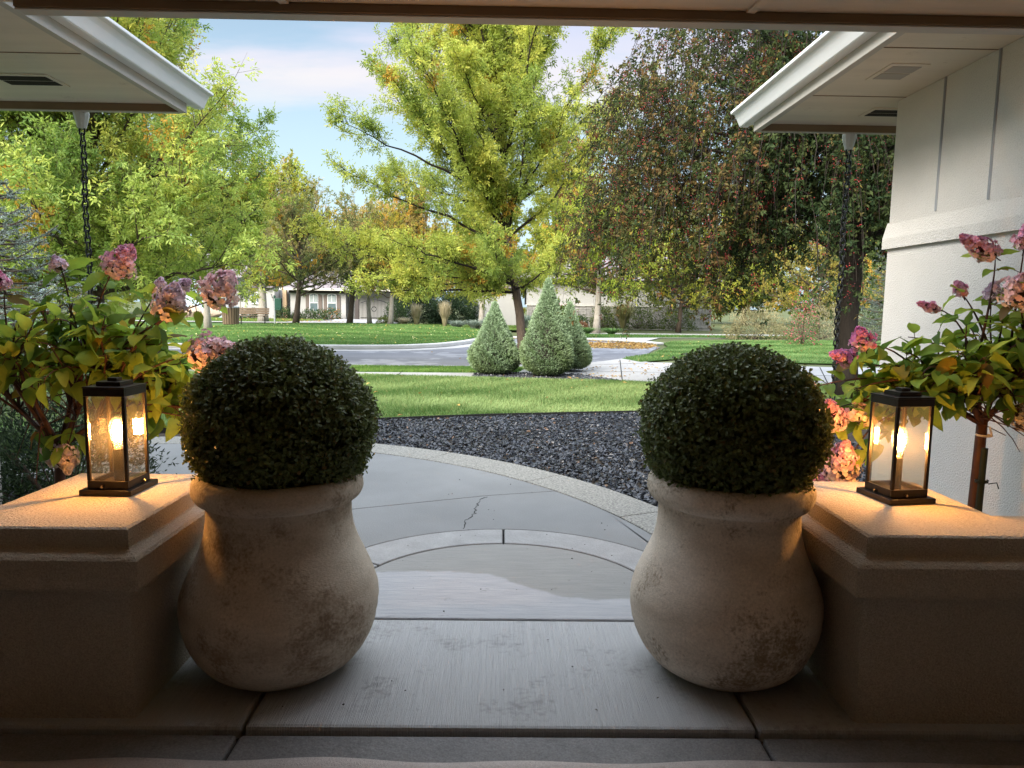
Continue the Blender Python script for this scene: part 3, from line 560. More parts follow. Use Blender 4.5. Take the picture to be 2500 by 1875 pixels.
def wing(label, X, side, yc, xtip, ytip, vents, grooves, ledge=None):
    """X wall plane; side +1: the wing lies to +X. Overhang corner at (xtip, ytip)."""
    s = side; zs = 2.885; zb = 2.835
    t = thing('house_wing', label, 'house wing', (X, yc, 0))
    far = X+s*5.5
    w = M(); lo = (min(X, far), -2.4, -.05); hi = (max(X, far), yc, zs); w.box(lo, hi); wall = w.build('wall', 'stucco_wall', t, bevel=.006)
    # projecting trim band with sloped top, wrapped round the corner
    p = .026
    bm = M(); prof = [(X+s*.002, 1.878), (X-s*p, 1.878), (X-s*p, 1.95), (X+s*.002, 2.06)]; bm.extr(prof, 'y', -2.4, yc+p)
    prof2 = [(yc-.002, 1.878), (yc+p, 1.878), (yc+p, 1.95), (yc-.002, 2.06)]; bm.extr(prof2, 'x', min(X, far), max(X, far)); bm.build('trim_band', 'stucco_wall', t)
    for gy_ in grooves:
        g = M(); g.box((min(X-s*.006, X+s*.01), gy_-.0035, 2.075), (max(X-s*.006, X+s*.01), gy_+.0035, zs-.005)); g.box((min(X-s*.009, X+s*.01), gy_-.0065, 2.075), (max(X-s*.009, X+s*.01), gy_-.0035, zs-.005)); g.box((min(X-s*.009, X+s*.01), gy_+.0035, 2.075), (max(X-s*.009, X+s*.01), gy_+.0065, zs-.005)); g.build('expansion_joint', 'post_grey', t)
    if ledge:
        l = M(); l.extr([(X+s*.002, ledge[2]-.10), (X-s*.02, ledge[2]-.10), (X-s*.045, ledge[2]-.05), (X-s*.045, ledge[2]-.01), (X+s*.002, ledge[2])], 'y', ledge[0], ledge[1]); l.build('sill', 'stucco_wall', t, bevel=.006)
    # soffit
    so_ = M(); x0, x1 = sorted((xtip, far)); so_.box((x0, -2.4, zs), (x1, ytip, zs+.03)); sf = so_.build('soffit', 'soffit', t)
    for q in (yc-.10, yc-1.0):
        g = M(); g.box((x0+.02, q-.004, zs-.0035), (x1-.02, q+.004, zs+.002)); g.build('soffit_seam', 'fascia_dark', t)
    # fascia boards: along the side and along the front
    f = M(); a, b = sorted((xtip, xtip-s*.045)); f.box((a, -2.4, zb), (b, ytip+.045, zs+.13)); f.build('fascia', 'trim_paint', t, bevel=.003)
    f = M(); a, b = sorted((xtip+s*.001, far)); f.box((a, ytip+.002, zb-.004), (b, ytip+.047, zs+.13)); f.build('fascia', 'trim_paint', t, bevel=.003)
    f = M(); a, b = sorted((xtip+s*.001, far)); f.box((a, ytip-.016, zb-.002), (b, ytip+.001, zs-.001)); f.build('fascia_back', 'fascia_dark', t)
    # ogee gutters
    gx = xtip-s*.046
    prof = [(0, .028), (.058, .028), (.066, .034), (.072, .046), (.094, .092), (.112, .122), (.138, .127), (.142, .132), (.142, .148), (.120, .148), (0.0, .135)]
    for yy0, yy1 in ((-2.4, ytip+.19),):
        g = M(); g.extr([(gx-s*u, zs+v-.01) for u, v in prof], 'y', yy0, yy1); g.build('gutter', 'gutter_white', t)
    gm = M(); a, b = sorted((gx-s*.05, far)); gm.extr([(ytip+.048+u, zs+v-.012) for u, v in prof], 'x', a+.1 if s < 0 else a+.0, b); gm.build('gutter', 'gutter_white', t)
    for (vx, vy, vw, vl, ms) in vents:
        v = M(); v.box((vx-vw/2-.03, vy-vl/2-.03, zs-.006), (vx+vw/2+.03, vy+vl/2+.03, zs+.001)); fr = v.build('vent', 'soffit', t, bevel=.002)
        for k in (-1, 1):
            q = M(); q.box((vx-vw/2, vy+k*vl/4-vl/4+.008, zs-.009), (vx+vw/2, vy+k*vl/4+vl/4-.008, zs-.004)); q.build('vent_screen', ms, fr)
    rf = M(); zt = zs+.125; ro = .05
    e0 = xtip-s*(.04+ro); apx = X+s*5.4; ar = ytip+.04+ro; pk = zt+.42*abs(apx-e0)
    rid = ar-abs(apx-e0)
    v = [(e0, -2.4, zt), (e0, ar, zt), (apx, ar, zt), (apx, rid, pk), (apx, -2.4, pk), (e0, -2.4, zt-.02), (e0, ar, zt-.02), (apx, ar, zt-.02)]
    rf.add(v, [np.array([[0, 1, 3, 4]]), np.array([[1, 2, 3]]), np.array([[0, 5, 6, 1], [1, 6, 7, 2]]), np.array([[5, 0, 4], [5, 6, 7]])]); rf.build('roof', 'roof_shingle', t)
    return t
wing('pale stucco house wing with white gutter and smooth wall on the right', 2.7, 1, 5.05, 2.0, 5.72, [(2.36, 4.45, .17, .25, 'vent_screen'), (2.80, 5.33, .30, .17, 'vent_mesh')], [4.505, 4.02], (-2.0, 3.975, 1.066))
wing('tan stucco house wing behind the left lantern with striped wooden soffit', -3.2, -1, 4.5, -2.42, 5.47, [(-3.16, 4.93, .34, .20, 'vent_mesh')], [])

# ------------------------------------------------------------------ stucco pedestal walls
def pedestal(side, label):
    s = side; t = thing('pedestal_wall', label, 'pedestal wall', (s*1.58, 2.75, 0))
    far = 2.698 if s > 0 else 3.198
    def L(i, d, far): return [(s*(1.262-i), 2.348-d), (s*far, 2.348-d), (s*far, 2.60+i), (s*(1.86+i), 2.60+i), (s*(1.86+i), 3.11+i), (s*(1.262-i), 3.11+i)]
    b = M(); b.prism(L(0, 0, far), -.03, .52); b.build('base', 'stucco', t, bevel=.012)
    c = M()
    outs = [(.060, .486), (.060, .588), (.050, .598), (.014, .612), (.009, .619), (.005, .678), (-.005, .684), (-.05, .686), (-.09, .687)]
    polys = []
    for d, z in outs:
        p = np.array(L(d, d, far)); polys.append(np.c_[p, np.full(len(p), z)])
    n = len(polys[0]); V = np.vstack(polys); F = []
    for k in range(len(polys)-1):
        for j in range(n): F.append([k*n+j, k*n+(j+1) % n, (k+1)*n+(j+1) % n, (k+1)*n+j])
    F = np.array(F); top = np.arange(n)+(len(polys)-1)*n; bot = np.arange(n)[::-1]
    if s < 0: F = F[:, ::-1]; top = top[::-1]; bot = bot[::-1]
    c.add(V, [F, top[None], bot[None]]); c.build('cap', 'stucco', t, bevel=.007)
pedestal(-1, 'stucco pedestal wall under the left lantern with stepped cap')
pedestal(1, 'stucco pedestal wall under the right lantern with stepped cap')
rg = M()
def rugf(u, v):
    x = -1.9+3.8*u; y = .9+(1.252-.0)*v; y = .9+1.255*v+(v > .99)*.012*np.sin(x*3.1)*np.cos(x*7+1)
    return np.c_[x, y, -.019+.012*(1-(v*2-1)**10)+.003*np.sin(x*9)*np.sin(v*8)]
rg.grid(rugf, 160, 40); r_ = rg.build('rug', 'rug_wool', smooth=True); tag(r_, 'beige woven rug lying on the porch floor at the bottom edge', 'rug')
sd = r_.modifiers.new('thick', 'SOLIDIFY'); sd.thickness = .014

# ------------------------------------------------------------------ lanterns
def lantern(label, loc, rz):
    t = thing('lantern', label, 'lantern', loc, 'lit lanterns on the pedestals', rz, local=True); t.scale = (.915, .915, 1)
    m = M(); m.box((-.1125, -.1125, 0), (.1125, .1125, .022)); m.build('base', 'bronze_metal', t, bevel=.0025)
    h = .0885
    m = M(); f0, f1, g0, g1, p = .0225, .054, .388, .418, .0135
    for a in (-1, 1):
        for b_ in (-1, 1): m.box((a*h-(p if a > 0 else 0), b_*h-(p if b_ > 0 else 0), f1+.0005), (a*h+(0 if a > 0 else p), b_*h+(0 if b_ > 0 else p), g0-.0005))
    for z0, z1 in ((f0, f1), (g0, g1)):
        m.box((-h, -h, z0), (h, -h+p, z1)); m.box((-h, h-p, z0), (h, h, z1)); m.box((-h, -h+p, z0), (-h+p, h-p, z1)); m.box((h-p, -h+p, z0), (h, h-p, z1))
    m.build('frame', 'bronze_metal', t, bevel=.0015)
    m = M(); m.box((-h-.002, -h-.002, g1+.0005), (h+.002, h+.002, g1+.007)); m.box((-.052, -.052, g1+.0075), (.052, .052, g1+.024)); m.box((-.021, -.021, g1+.0245), (.021, .021, g1+.037)); m.build('roof', 'bronze_metal', t, bevel=.0012)
    for k in range(4):
        g = M(); w = h-p-.0005; y = h-p*.5
        # bevelled pane: raised centre, sloped margins
        e = .013; th = .0022
        v = []
        for sgn in (1, -1):
            v += [(-w, y+sgn*.0004, f1+.001), (w, y+sgn*.0004, f1+.001), (w, y+sgn*.0004, g0-.001), (-w, y+sgn*.0004, g0-.001)]
            v += [(-w+e, y+sgn*th, f1+e), (w-e, y+sgn*th, f1+e), (w-e, y+sgn*th, g0-e), (-w+e, y+sgn*th, g0-e)]
        v = np.array(v); a = k*math.pi/2; v = np.c_[v[:, 0]*math.cos(a)-v[:, 1]*math.sin(a), v[:, 0]*math.sin(a)+v[:, 1]*math.cos(a), v[:, 2]]
        F = []
        for o in (0, 8):
            F += [[o+4, o+5, o+6, o+7], [o, o+1, o+5, o+4], [o+1, o+2, o+6, o+5], [o+2, o+3, o+7, o+6], [o+3, o, o+4, o+7]]
        g.add(v, np.array(F)); g.build('glass_pane', 'pane_glass', t)
    m = M(); m.box((-h+p, -h+p, .030), (h-p, h-p, .036)); m.lathe([(.021, .0365), (.021, .160), (.0195, .168)], 24); m.build('socket', 'bronze_metal', t)
    m = M(); m.lathe([(.0125, .1685), (.016, .180), (.0215, .20), (.029, .232), (.0315, .252), (.0295, .272), (.022, .287), (.010, .294), (.003, .297)], 32, cap=True); bl = m.build('bulb', 'bulb_glass', t, smooth=True)
    m = M()
    for k in range(12):
        a = k*2*math.pi/12; r0, r1 = .0140, .0160
        m.tube([(r0*math.cos(a), r0*math.sin(a), .200), (r1*math.cos(a), r1*math.sin(a), .262)], .0020, 5)
        a2 = a+math.pi/12; m.tube([(r1*math.cos(a), r1*math.sin(a), .262), (r1*math.cos(a2), r1*math.sin(a2), .266), (r0*math.cos(a2), r0*math.sin(a2), .200)], .0012, 5)
    m.build('filament', 'filament', bl)
    m = M(); m.tube([(0, 0, .17), (0, 0, .268)], .002, 6); m.tube([(0, 0, .17), (0, 0, .190)], .007, 8); m.build('bulb_stem', 'bulb_glass', bl)
    for px, py, dx, dy in ((-.02, -h, 0, -1), (h, .03, 1, 0), (-h, .01, -1, 0), (.03, h, 0, 1)):
        m = M(); z = .033; m.tube([(px, py, z), (px+dx*.012, py+dy*.012, z)], [.0052, .0052], 12); m.build('thumb_screw', 'brass_screw', t)
    return t
lantern('bronze lantern with lit filament bulb on the pedestal left of the path', (-1.538, 2.824, .6875), R(-2))
lantern('bronze lantern with lit filament bulb beside the white wall on the right', (1.615, 2.825, .6875), R(9))

# ------------------------------------------------------------------ planters and boxwood balls
POT = [(.0, 0), (.20, 0), (.222, .004), (.252, .022), (.295, .052), (.334, .10), (.360, .155), (.376, .215), (.382, .28), (.376, .335), (.357, .39), (.332, .445), (.307, .50), (.290, .55), (.281, .60), (.279, .645), (.281, .672), (.284, .688), (.300, .692), (.316, .702), (.325, .720), (.328, .742), (.325, .764), (.315, .780), (.300, .790), (.286, .792), (.275, .78), (.272, .74), (.27, .69), (0, .69)]
def spline(P, k=4):
    P = np.array(P, float); out = []
    for i in range(len(P)-1):
        p0, p1, p2, p3 = P[max(i-1, 0)], P[i], P[i+1], P[min(i+2, len(P)-1)]
        for t in np.arange(k)/k: out.append(.5*((2*p1)+(p2-p0)*t+(2*p0-5*p1+4*p2-p3)*t*t+(3*p1-3*p2+p3-p0)*t**3))
    return np.maximum(np.array(out+[P[-1]]), [0, -1])
def pot(label, loc, rz, sc, m_='pot_clay'):
    t = thing('planter_pot', label, 'planter', loc, 'urn planters flanking the path', rz, local=True); t.scale = (sc, sc, 1)
    m = M(); pr = spline(POT[1:-1], 3)
    m.lathe(pr, 96, cap=False, wob=lambda a, z: .006*np.sin(2*a+z*5)+.004*np.sin(5*a-z*9)+.0025*np.sin(9*a+z*31)+.0018*np.sin(z*140))
    m.build('body', m_, t, smooth=True)
    s = M(); s.lathe([(.0, .70), (.27, .70), (.27, .69), (0, .69)], 40, cap=False); s.build('soil', 'soil', t)
    return t
pot('weathered clay urn planter left of the path, lamplight on its left side', (-.868, 2.74, 0), R(20), .985)
pot('weathered clay urn planter right of the path, close to the white wall', (.908, 2.755, 0), R(200), .975, 'pot_clay_lit')
def fib(n):
    i = np.arange(n)+.5; ph = np.arccos(1-2*i/n); th = math.pi*(1+5**.5)*i
    return np.c_[np.cos(th)*np.sin(ph), np.sin(th)*np.sin(ph), np.cos(ph)]
def boxwood_mesh(name, parent, seed):
    r = np.random.default_rng(seed); n = 6600; d = fib(n)+r.normal(0, .02, (n, 3)); d = nrm(d); d = d[d[:, 2] > -.80]
    n = len(d)
    lum = .5+.28*(np.sin(d[:, 0]*7+seed)+np.sin(d[:, 1]*6+1+seed*2)+np.sin(d[:, 2]*8+d[:, 0]*5+2*seed))
    rad = .330+.020*lum+r.normal(0, .008, n); sp_ = r.random(n) < .03; rad[sp_] += r.uniform(.008, .024, sp_.sum()); hole = r.random(n) < .10; rad[hole] -= .035
    sq = np.array([1.01, 1.01, .95])
    Ps, Ds, Us, Ls, Cs = [], [], [], [], []
    for layer, back in ((0, 0), (1, .028), (2, .06)):
        tip = d*(rad-back)[:, None]*sq
        sd = nrm(np.cross(d, r.normal(size=(n, 3)))); s2 = np.cross(d, sd)
        ax = nrm(d+sd*r.normal(0, .35, n)[:, None]+[0, 0, .25])
        k = 5 if layer < 2 else 3
        for j in range(k):
            a = j*2*math.pi/k+r.uniform(0, 6, n); o = sd*np.cos(a)[:, None]+s2*np.sin(a)[:, None]
            dir_ = nrm(ax*r.uniform(.1, .75, n)[:, None]+o*r.uniform(.7, 1.2, n)[:, None])
            Ps.append(tip-ax*(.007*j)[..., None] if False else tip-ax*.006*j); Ds.append(dir_); Us.append(nrm(ax+r.normal(0, .3, (n, 3)))); Ls.append(r.uniform(.013, .019, n))
            t = np.clip(r.beta(1.6, 3, n)+.2*lum*(layer == 0), 0, 1); C = lerpc((.030, .062, .020), (.155, .225, .060), t); br = r.random(n) < .02; C[br] = (.16, .10, .035); Cs.append(C)
    P, D, U, L_, C = map(np.concatenate, (Ps, Ds, Us, Ls, Cs))
    m = M(); broadleaf(m, P, D, U, L_, L_*.72, C, t=(0, .3, .68, .93, 1), hw=(.06, .36, .5, .32, 0), droop=-.1, fold=.22, edge=((.36, .33, .13), .36))
    m.build('foliage', 'leaf_box', parent, smooth=True)
    core = M(); th = np.linspace(0, math.pi, 15); core.lathe(np.c_[np.sin(th)*.265, -np.cos(th)*.265], 24, cap=False); core.build('branch_core', 'bark_dark', parent, smooth=True)
def boxwood(label, loc, seed):
    t = thing('boxwood_ball', label, 'boxwood ball', loc, 'clipped boxwood balls in the urns', 0, local=True); boxwood_mesh('foliage', t, seed); return t
boxwood('clipped boxwood ball in the left urn, its left edge gold in lamplight', (-.850, 2.74, .982), 1)
boxwood('clipped boxwood ball in the right urn, its right edge gold in lamplight', (.908, 2.755, .982), 2)

# ------------------------------------------------------------------ rain chains
def chain(label, x, y, ztop, zbot, link=.062):
    t = thing('rain_chain', label, 'rain chain', (x, y, zbot), 'rain chains below the gutters')
    m = M(); m.lathe([(.052, ztop), (.055, ztop-.02), (.052, ztop-.045), (.037, ztop-.10), (.031, ztop-.125), (.026, ztop-.126)], 10, c=(x, y), wob=lambda a, z: .05*np.sin(5*a)); m.build('funnel', 'downspout', t)
    m = M(); z = ztop-.115; i = 0; st = link*.72; rw = .0062
    a = np.linspace(0, 2*math.pi, 17)
    while z-link > zbot:
        zc = z-link/2; u = .0195*np.cos(a); hh = (link/2-.0195)*np.sign(np.sin(a))*np.minimum(1, np.abs(np.sin(a))*3)+.0195*np.sin(a)
        pts = np.c_[x+u*(i % 2 == 0), y+u*(i % 2), zc+hh]; sw = .004*math.sin(i*.37); pts[:, 0] += sw; m.tube(pts, rw, 6, cap=False); z -= st; i += 1
    m.build('links', 'black_iron', t, smooth=True)
chain('black link rain chain hanging among the crabapple branches at the right eave', 2.735, 5.80, 2.845, -.03)
chain('black link rain chain hanging from the left eave before the yellow green tree', -3.172, 5.54, 2.845, -.03)

# ================================================================== TREES
def sticks(m, A, B, r0, r1):
    n = len(A); D = nrm(B-A); ref = np.where(np.abs(D[:, 2:3]) < .9, [[0, 0, 1.]], [[1., 0, 0]]); a = nrm(np.cross(D, ref)); b = np.cross(D, a)
    r0 = np.broadcast_to(r0, (n,))[:, None]; r1 = np.broadcast_to(r1, (n,))[:, None]; v = []
    for k in range(3): o = a*math.cos(k*2.0944)+b*math.sin(k*2.0944); v += [A+o*r0, B+o*r1]
    V = np.stack(v, 1).reshape(-1, 3); i = np.arange(n)[:, None]*6
    m.add(V, np.vstack([i+[0, 2, 3, 1], i+[2, 4, 5, 3], i+[4, 0, 1, 5]]))
def bez(a, b, c, n): t = np.linspace(0, 1, n)[:, None]; return a*(1-t)**2+2*b*t*(1-t)+c*t*t
def polyat(P, t):
    n = len(P)-1; x = np.clip(t, 0, .9999)*n; i = x.astype(int); f = (x-i)[:, None]; return P[i]*(1-f)+P[i+1]*f, nrm(P[i+1]-P[i])
def compound(r, P, D, C, rach, ll, lw, k=5, droop=.35, up=.5):
    n = len(P); D = nrm(D+r.normal(0, .25, (n, 3))-[0, 0, droop*.4]); U = nrm(r.normal(0, .5, (n, 3))+[0, 0, up]); S = nrm(np.cross(D, U)); U = np.cross(S, D)
    RL = rach*r.uniform(.7, 1.2, n)[:, None]; out = []
    for j in range(k):
        if j == k-1: q, d = 1.0, D
        else:
            q = .35+.6*(j//2)/max((k-1)//2, 1); sg = 1 if j % 2 else -1; d = D*.62+S*sg*.8
        p = P+D*RL*q; d = nrm(d+r.normal(0, .18, (n, 3))-[0, 0, droop*.5]); out.append((p, d, nrm(U+r.normal(0, .35, (n, 3))), ll*r.uniform(.7, 1.2, n), lw*r.uniform(.8, 1.2, n), np.clip(C*r.uniform(.85, 1.15, (n, 1)), 0, 1)))
    return [np.concatenate(x) for x in zip(*out)]
def ash(t, base, trunk_top, tr, axis, zlo, zhi, rad, seed, limbs=30, sec=15, twig=6, comp=5, k=5, rach=.16, ll=.085, lw=.03, shape=(.75, .6), pal=None, bark='bark_brown', z0=1.3, rise=.55, orange=.05, trunk_pts=None, lean_lo=0, leafmat='leaf', tl=.34, bias=None, trunk_mat=None, gap=0, steep=.66, plume=(.78, 1.14), front_min=None, low=0, limb_r=.014):
    r = np.random.default_rng(seed); base = np.array(base, float); axis = np.array(axis, float)
    T = np.array(trunk_pts, float) if trunk_pts is not None else bez(base, base*.5+np.array([axis[0], axis[1], trunk_top])*.5+r.normal(0, .1, 3), np.array([axis[0], axis[1], trunk_top]), 9)
    w = M(); nT = len(T); q = np.linspace(0, 1, nT); rr = tr*(1-.78*q); rr[0] *= 1.25; w.tube(T, rr, 10); w.smooth = True
    trunk = w.build('trunk', trunk_mat or bark, t)
    w = M(); cw = M()
    SP, SD, SL, STn, SLimb = [], [], [], [], []
    zs = T[:, 2]
    for i in range(limbs):
        f = (i+.5)/limbs; f = f if i >= low*limbs else f*.45
        az = i*2.39996+r.normal(0, .3)
        if bias is not None and r.random() < .5: az = math.radians(r.choice(bias))+r.normal(0, .35)
        zst = z0+(T[-1, 2]-z0)*f*steep; ts = np.interp(zst, zs, q); st, _ = polyat(T, np.array([ts])); st = st[0]
        u = np.clip(.05+1.0*f+r.normal(0, .08), .03, 1)
        zt = zlo+(zhi-zlo)*u
        s = (math.sin(math.pi*min(max(u, .02), .985)**shape[0]))**shape[1]
        if front_min is not None and (math.cos(az) > .05 or math.sin(az) < -.75): zt = max(zt, front_min+.3*r.random())
        R_ = max(rad*s*r.uniform(*plume), rad*.33)
        ax = axis+np.array([lean_lo*(1-u), 0])
        tg = np.array([ax[0]+R_*math.cos(az), ax[1]+R_*math.sin(az), zt])
        zt2 = max(zt, zst-.8); tg[2] = zt if zt > zst-1.6 else zst-1.6
        ctl = st*.5+tg*.5; ctl[:2] += (tg[:2]-st[:2])*.08; ctl[2] += (tg[2]-st[2])*(-.06 if tg[2] > st[2] else .55)+(.15 if tg[2] < st[2] else 0)
        P = bez(st, ctl, tg, 12); P[1:] += np.cumsum(r.normal(0, .035, (11, 3)), 0)*min(1, R_/2)
        Ln = np.linalg.norm(np.diff(P, axis=0), axis=1).sum(); r0 = min(tr*.5, limb_r*Ln+.010)*(1-.3*f)
        w.tube(P, np.linspace(r0, .007, 12), 6)
        ns = max(5, int(sec*Ln/3.0*r.uniform(.8, 1.2))); tt = np.sort(r.uniform(.05, 1, ns)); tt[-1] = 1
        p, d = polyat(P, tt); sd = nrm(np.cross(d, r.normal(size=(ns, 3)))); up = np.array([0, 0, 1.])
        dd = nrm(d*r.uniform(.45, .9, ns)[:, None]+sd*r.uniform(.4, .9, ns)[:, None]+up*rise*r.uniform(0, 1, ns)[:, None]); dd[-1] = d[-1]
        L_ = (tl*Ln*(1-.55*tt)+.25)*r.uniform(.7, 1.25, ns); L_ = np.minimum(L_, 1.9)
        keep = r.random(ns) > gap
        lt = r.normal(0, .16)+(.1 if r.random() < .3 else 0)
        SP.append(p[keep]); SD.append(dd[keep]); SL.append(L_[keep]); STn.append(np.clip(.42+lt+r.normal(0, .14, ns)+.12*(tt-.5), 0, 1)[keep]); SLimb.append(np.full(keep.sum(), i))
    SP, SD, SL, STn = map(np.concatenate, (SP, SD, SL, STn)); n = len(SP)
    mid = SP+SD*(SL*.5)[:, None]+np.c_[np.zeros((n, 2)), SL*.03]; end = SP+nrm(SD+[0, 0, .22])*SL[:, None]
    sticks(w, SP, mid, .006+.005*SL, .005+.002*SL); sticks(w, mid, end, .005+.002*SL, .003)
    # twigs
    nt = twig; ii = np.repeat(np.arange(n), nt); m_ = len(ii); tq = r.uniform(.12, 1, m_); a = tq[:, None]
    tp = np.where(a < .5, SP[ii]*(1-2*a)+mid[ii]*2*a, mid[ii]*(2-2*a)+end[ii]*(2*a-1)); td = nrm(SD[ii]*.7+r.normal(0, .55, (m_, 3))+[0, 0, .2]); tL = (.16+.26*r.random(m_))*np.clip(SL[ii]/.8, .5, 1.2)
    te = tp+td*tL[:, None]; sticks(w, tp, te, .0035, .002)
    ns = len(ii)*comp; jj = np.repeat(np.arange(m_), comp); u = r.uniform(.15, 1, ns)[:, None]; P = tp[jj]*(1-u)+te[jj]*u; D = nrm(td[jj]*.6+r.normal(0, .7, (ns, 3)))
    tone = np.clip(STn[ii][jj]+r.normal(0, .13, ns), 0, 1); pal = pal or ((.12, .19, .03), (.30, .37, .05), (.50, .46, .07)); C = np.where((tone < .5)[:, None], lerpc(pal[0], pal[1], np.clip(tone*2, 0, 1)), lerpc(pal[1], pal[2], np.clip(tone*2-1, 0, 1)))
    om = (r.random(n) < orange)[ii][jj]; C[om] = np.array((.50, .29, .04))*r.uniform(.8, 1.2, (om.sum(), 1))
    if k > 1: leaves(cw, *compound(r, P, D, C, rach, ll, lw, k))
    else: leaves(cw, P, D, nrm(r.normal(0, .8, (ns, 3))+[0, 0, .6]), ll*r.uniform(.7, 1.25, ns), lw*r.uniform(.8, 1.2, ns), C)
    w.build('branches', bark, t); cw.build('crown', leafmat, t)
    return t
# main street tree, just beyond the clipped spruces
t = thing('ash_tree', 'tall yellow green tree behind the two clipped cones in the centre', 'tree', (.51, 18.3, -.03))
ash(t, (.51, 18.3, -.05), 8.6, .135, (-.35, 18.3), 1.25, 11.6, 3.7, 101, limbs=52, sec=21, twig=7, comp=5, z0=1.75, shape=(.58, .44), rise=.6, tl=.125, orange=.02, plume=(.55, 1.2), front_min=2.5, pal=((.18, .26, .05), (.40, .46, .085), (.62, .58, .11)), rach=.16, ll=.085, lw=.030, trunk_pts=[(.51, 18.3, -.06), (.49, 18.3, .5), (.43, 18.3, 1.2), (.30, 18.32, 1.9), (.16, 18.3, 2.5), (.08, 18.25, 3.3), (-.05, 18.3, 4.3), (-.05, 18.3, 5.4), (.05, 18.3, 6.6), (.02, 18.3, 8.0), (.0, 18.3, 9.6)], lean_lo=-.3, bark='bark_dark', bias=(180, 195, 170, 205, 225, 250, 262, 272, 282, 340), low=.22, limb_r=.0085, trunk_mat='bark_brown')
# pale lower bark sleeve on the shaded trunk is part of the bark material; the left tree fills the frame behind the hydrangea
t = thing('ash_tree', 'broad leafy green and yellow tree behind the left rain chain', 'tree', (-9.6, 17, 0))
ash(t, (-9.6, 17, -.05), 8.2, .20, (-9.9, 17), .9, 10.2, 4.35, 102, limbs=48, sec=20, twig=7, comp=5, z0=1.5, shape=(.60, .42), rise=.45, rach=.18, ll=.105, lw=.040, bias=(270, 290, 300, 250, 330), pal=((.18, .285, .06), (.39, .48, .10), (.64, .60, .12)), orange=.035)
# pale trunked tree near the bin
t = thing('ash_tree', 'pale trunked green tree standing left of the slatted bin', 'tree', (-13.0, 31.6, .1))
ash(t, (-13.0, 31.6, .0), 7, .16, (-13.4, 31.6), 2.9, 10.0, 4.0, 103, limbs=30, sec=14, twig=5, comp=5, k=3, rach=.22, ll=.17, lw=.065, z0=2.2, pal=((.12, .20, .03), (.26, .35, .05), (.46, .44, .07)), trunk_mat='bark_pale')
def parktree(label, x, y, z, top, zlo, R_, seed, pal, tr=.15, bark='bark_brown', z0=1.6, limbs=24, sec=13, orange=.04, ll=.15, name='park_tree', cat='tree', tm=None, shape=(.7, .5), twig=6, group='trees around the park'):
    t = thing(name, label, cat, (x, y, z), group); ash(t, (x, y, z-.05), zlo+(top-zlo)*.7, tr, (x+np.random.default_rng(seed).normal(0, .2), y), zlo, top, R_, seed, limbs=limbs, sec=sec, twig=twig, comp=6, k=1, ll=ll, lw=ll*.42, z0=z0, pal=pal, bark=bark, orange=orange, trunk_mat=tm, shape=shape); return t
OL = ((.10, .135, .045), (.23, .26, .08), (.46, .33, .15)); YG = ((.14, .20, .035), (.33, .37, .05), (.58, .48, .07)); DG = ((.055, .095, .028), (.12, .175, .045), (.22, .26, .07)); OR = ((.18, .19, .055), (.42, .33, .09), (.56, .36, .12))
parktree('olive round tree with a forked dark trunk in front of the shuttered house', -11.42, 39.4, .25, 7.7, 1.9, 3.0, 201, OL, tr=.17, z0=1.7, limbs=26, sec=15, ll=.15)
parktree('olive tree with shaggy trunk sprouts right of the shuttered windows', -9.0, 41.9, .2, 7.3, 2.3, 2.5, 202, OL, tr=.17, z0=1.9, ll=.15)
parktree('slim pale trunked tree in front of the black iron gate', -7.95, 42.6, .2, 5.6, 2.4, 1.8, 203, YG, tr=.14, bark='bark_pale', limbs=16, ll=.14)
parktree('small golden leaved tree with pale trunk right of the iron gate', -6.5, 41.2, .15, 6.6, 2.0, 2.5, 204, ((.12, .17, .03), (.34, .32, .04), (.58, .40, .04)), tr=.16, tm='bark_pale', z0=1.6, ll=.14, orange=.15)
parktree('white barked tree beside the bench, thick at its foot', -14.9, 44.5, .2, 6.2, 2.3, 2.4, 205, YG, tr=.30, tm='bark_pale', z0=2.0, ll=.15)
parktree('pale trunked yellow tree among the blue grass mounds left of the cones', -1.24, 39.8, .0, 6.2, 1.9, 2.5, 206, YG, tr=.19, tm='bark_pale', z0=1.7, ll=.14, orange=.12)
parktree('bright green street tree by the stone wall right of the cones', 5.17, 39.4, .0, 8.6, 1.75, 3.5, 207, ((.13, .21, .03), (.32, .40, .05), (.52, .50, .07)), tr=.20, tm='bark_pale', z0=2.0, ll=.16, orange=.02, limbs=40, sec=19, twig=7)
parktree('small round topped tree in front of the grey garage wall', -18.6, 51.0, .15, 2.9, 1.5, 1.25, 208, DG, tr=.06, tm='bark_pale', z0=1.4, limbs=14, sec=9, ll=.12, orange=0)
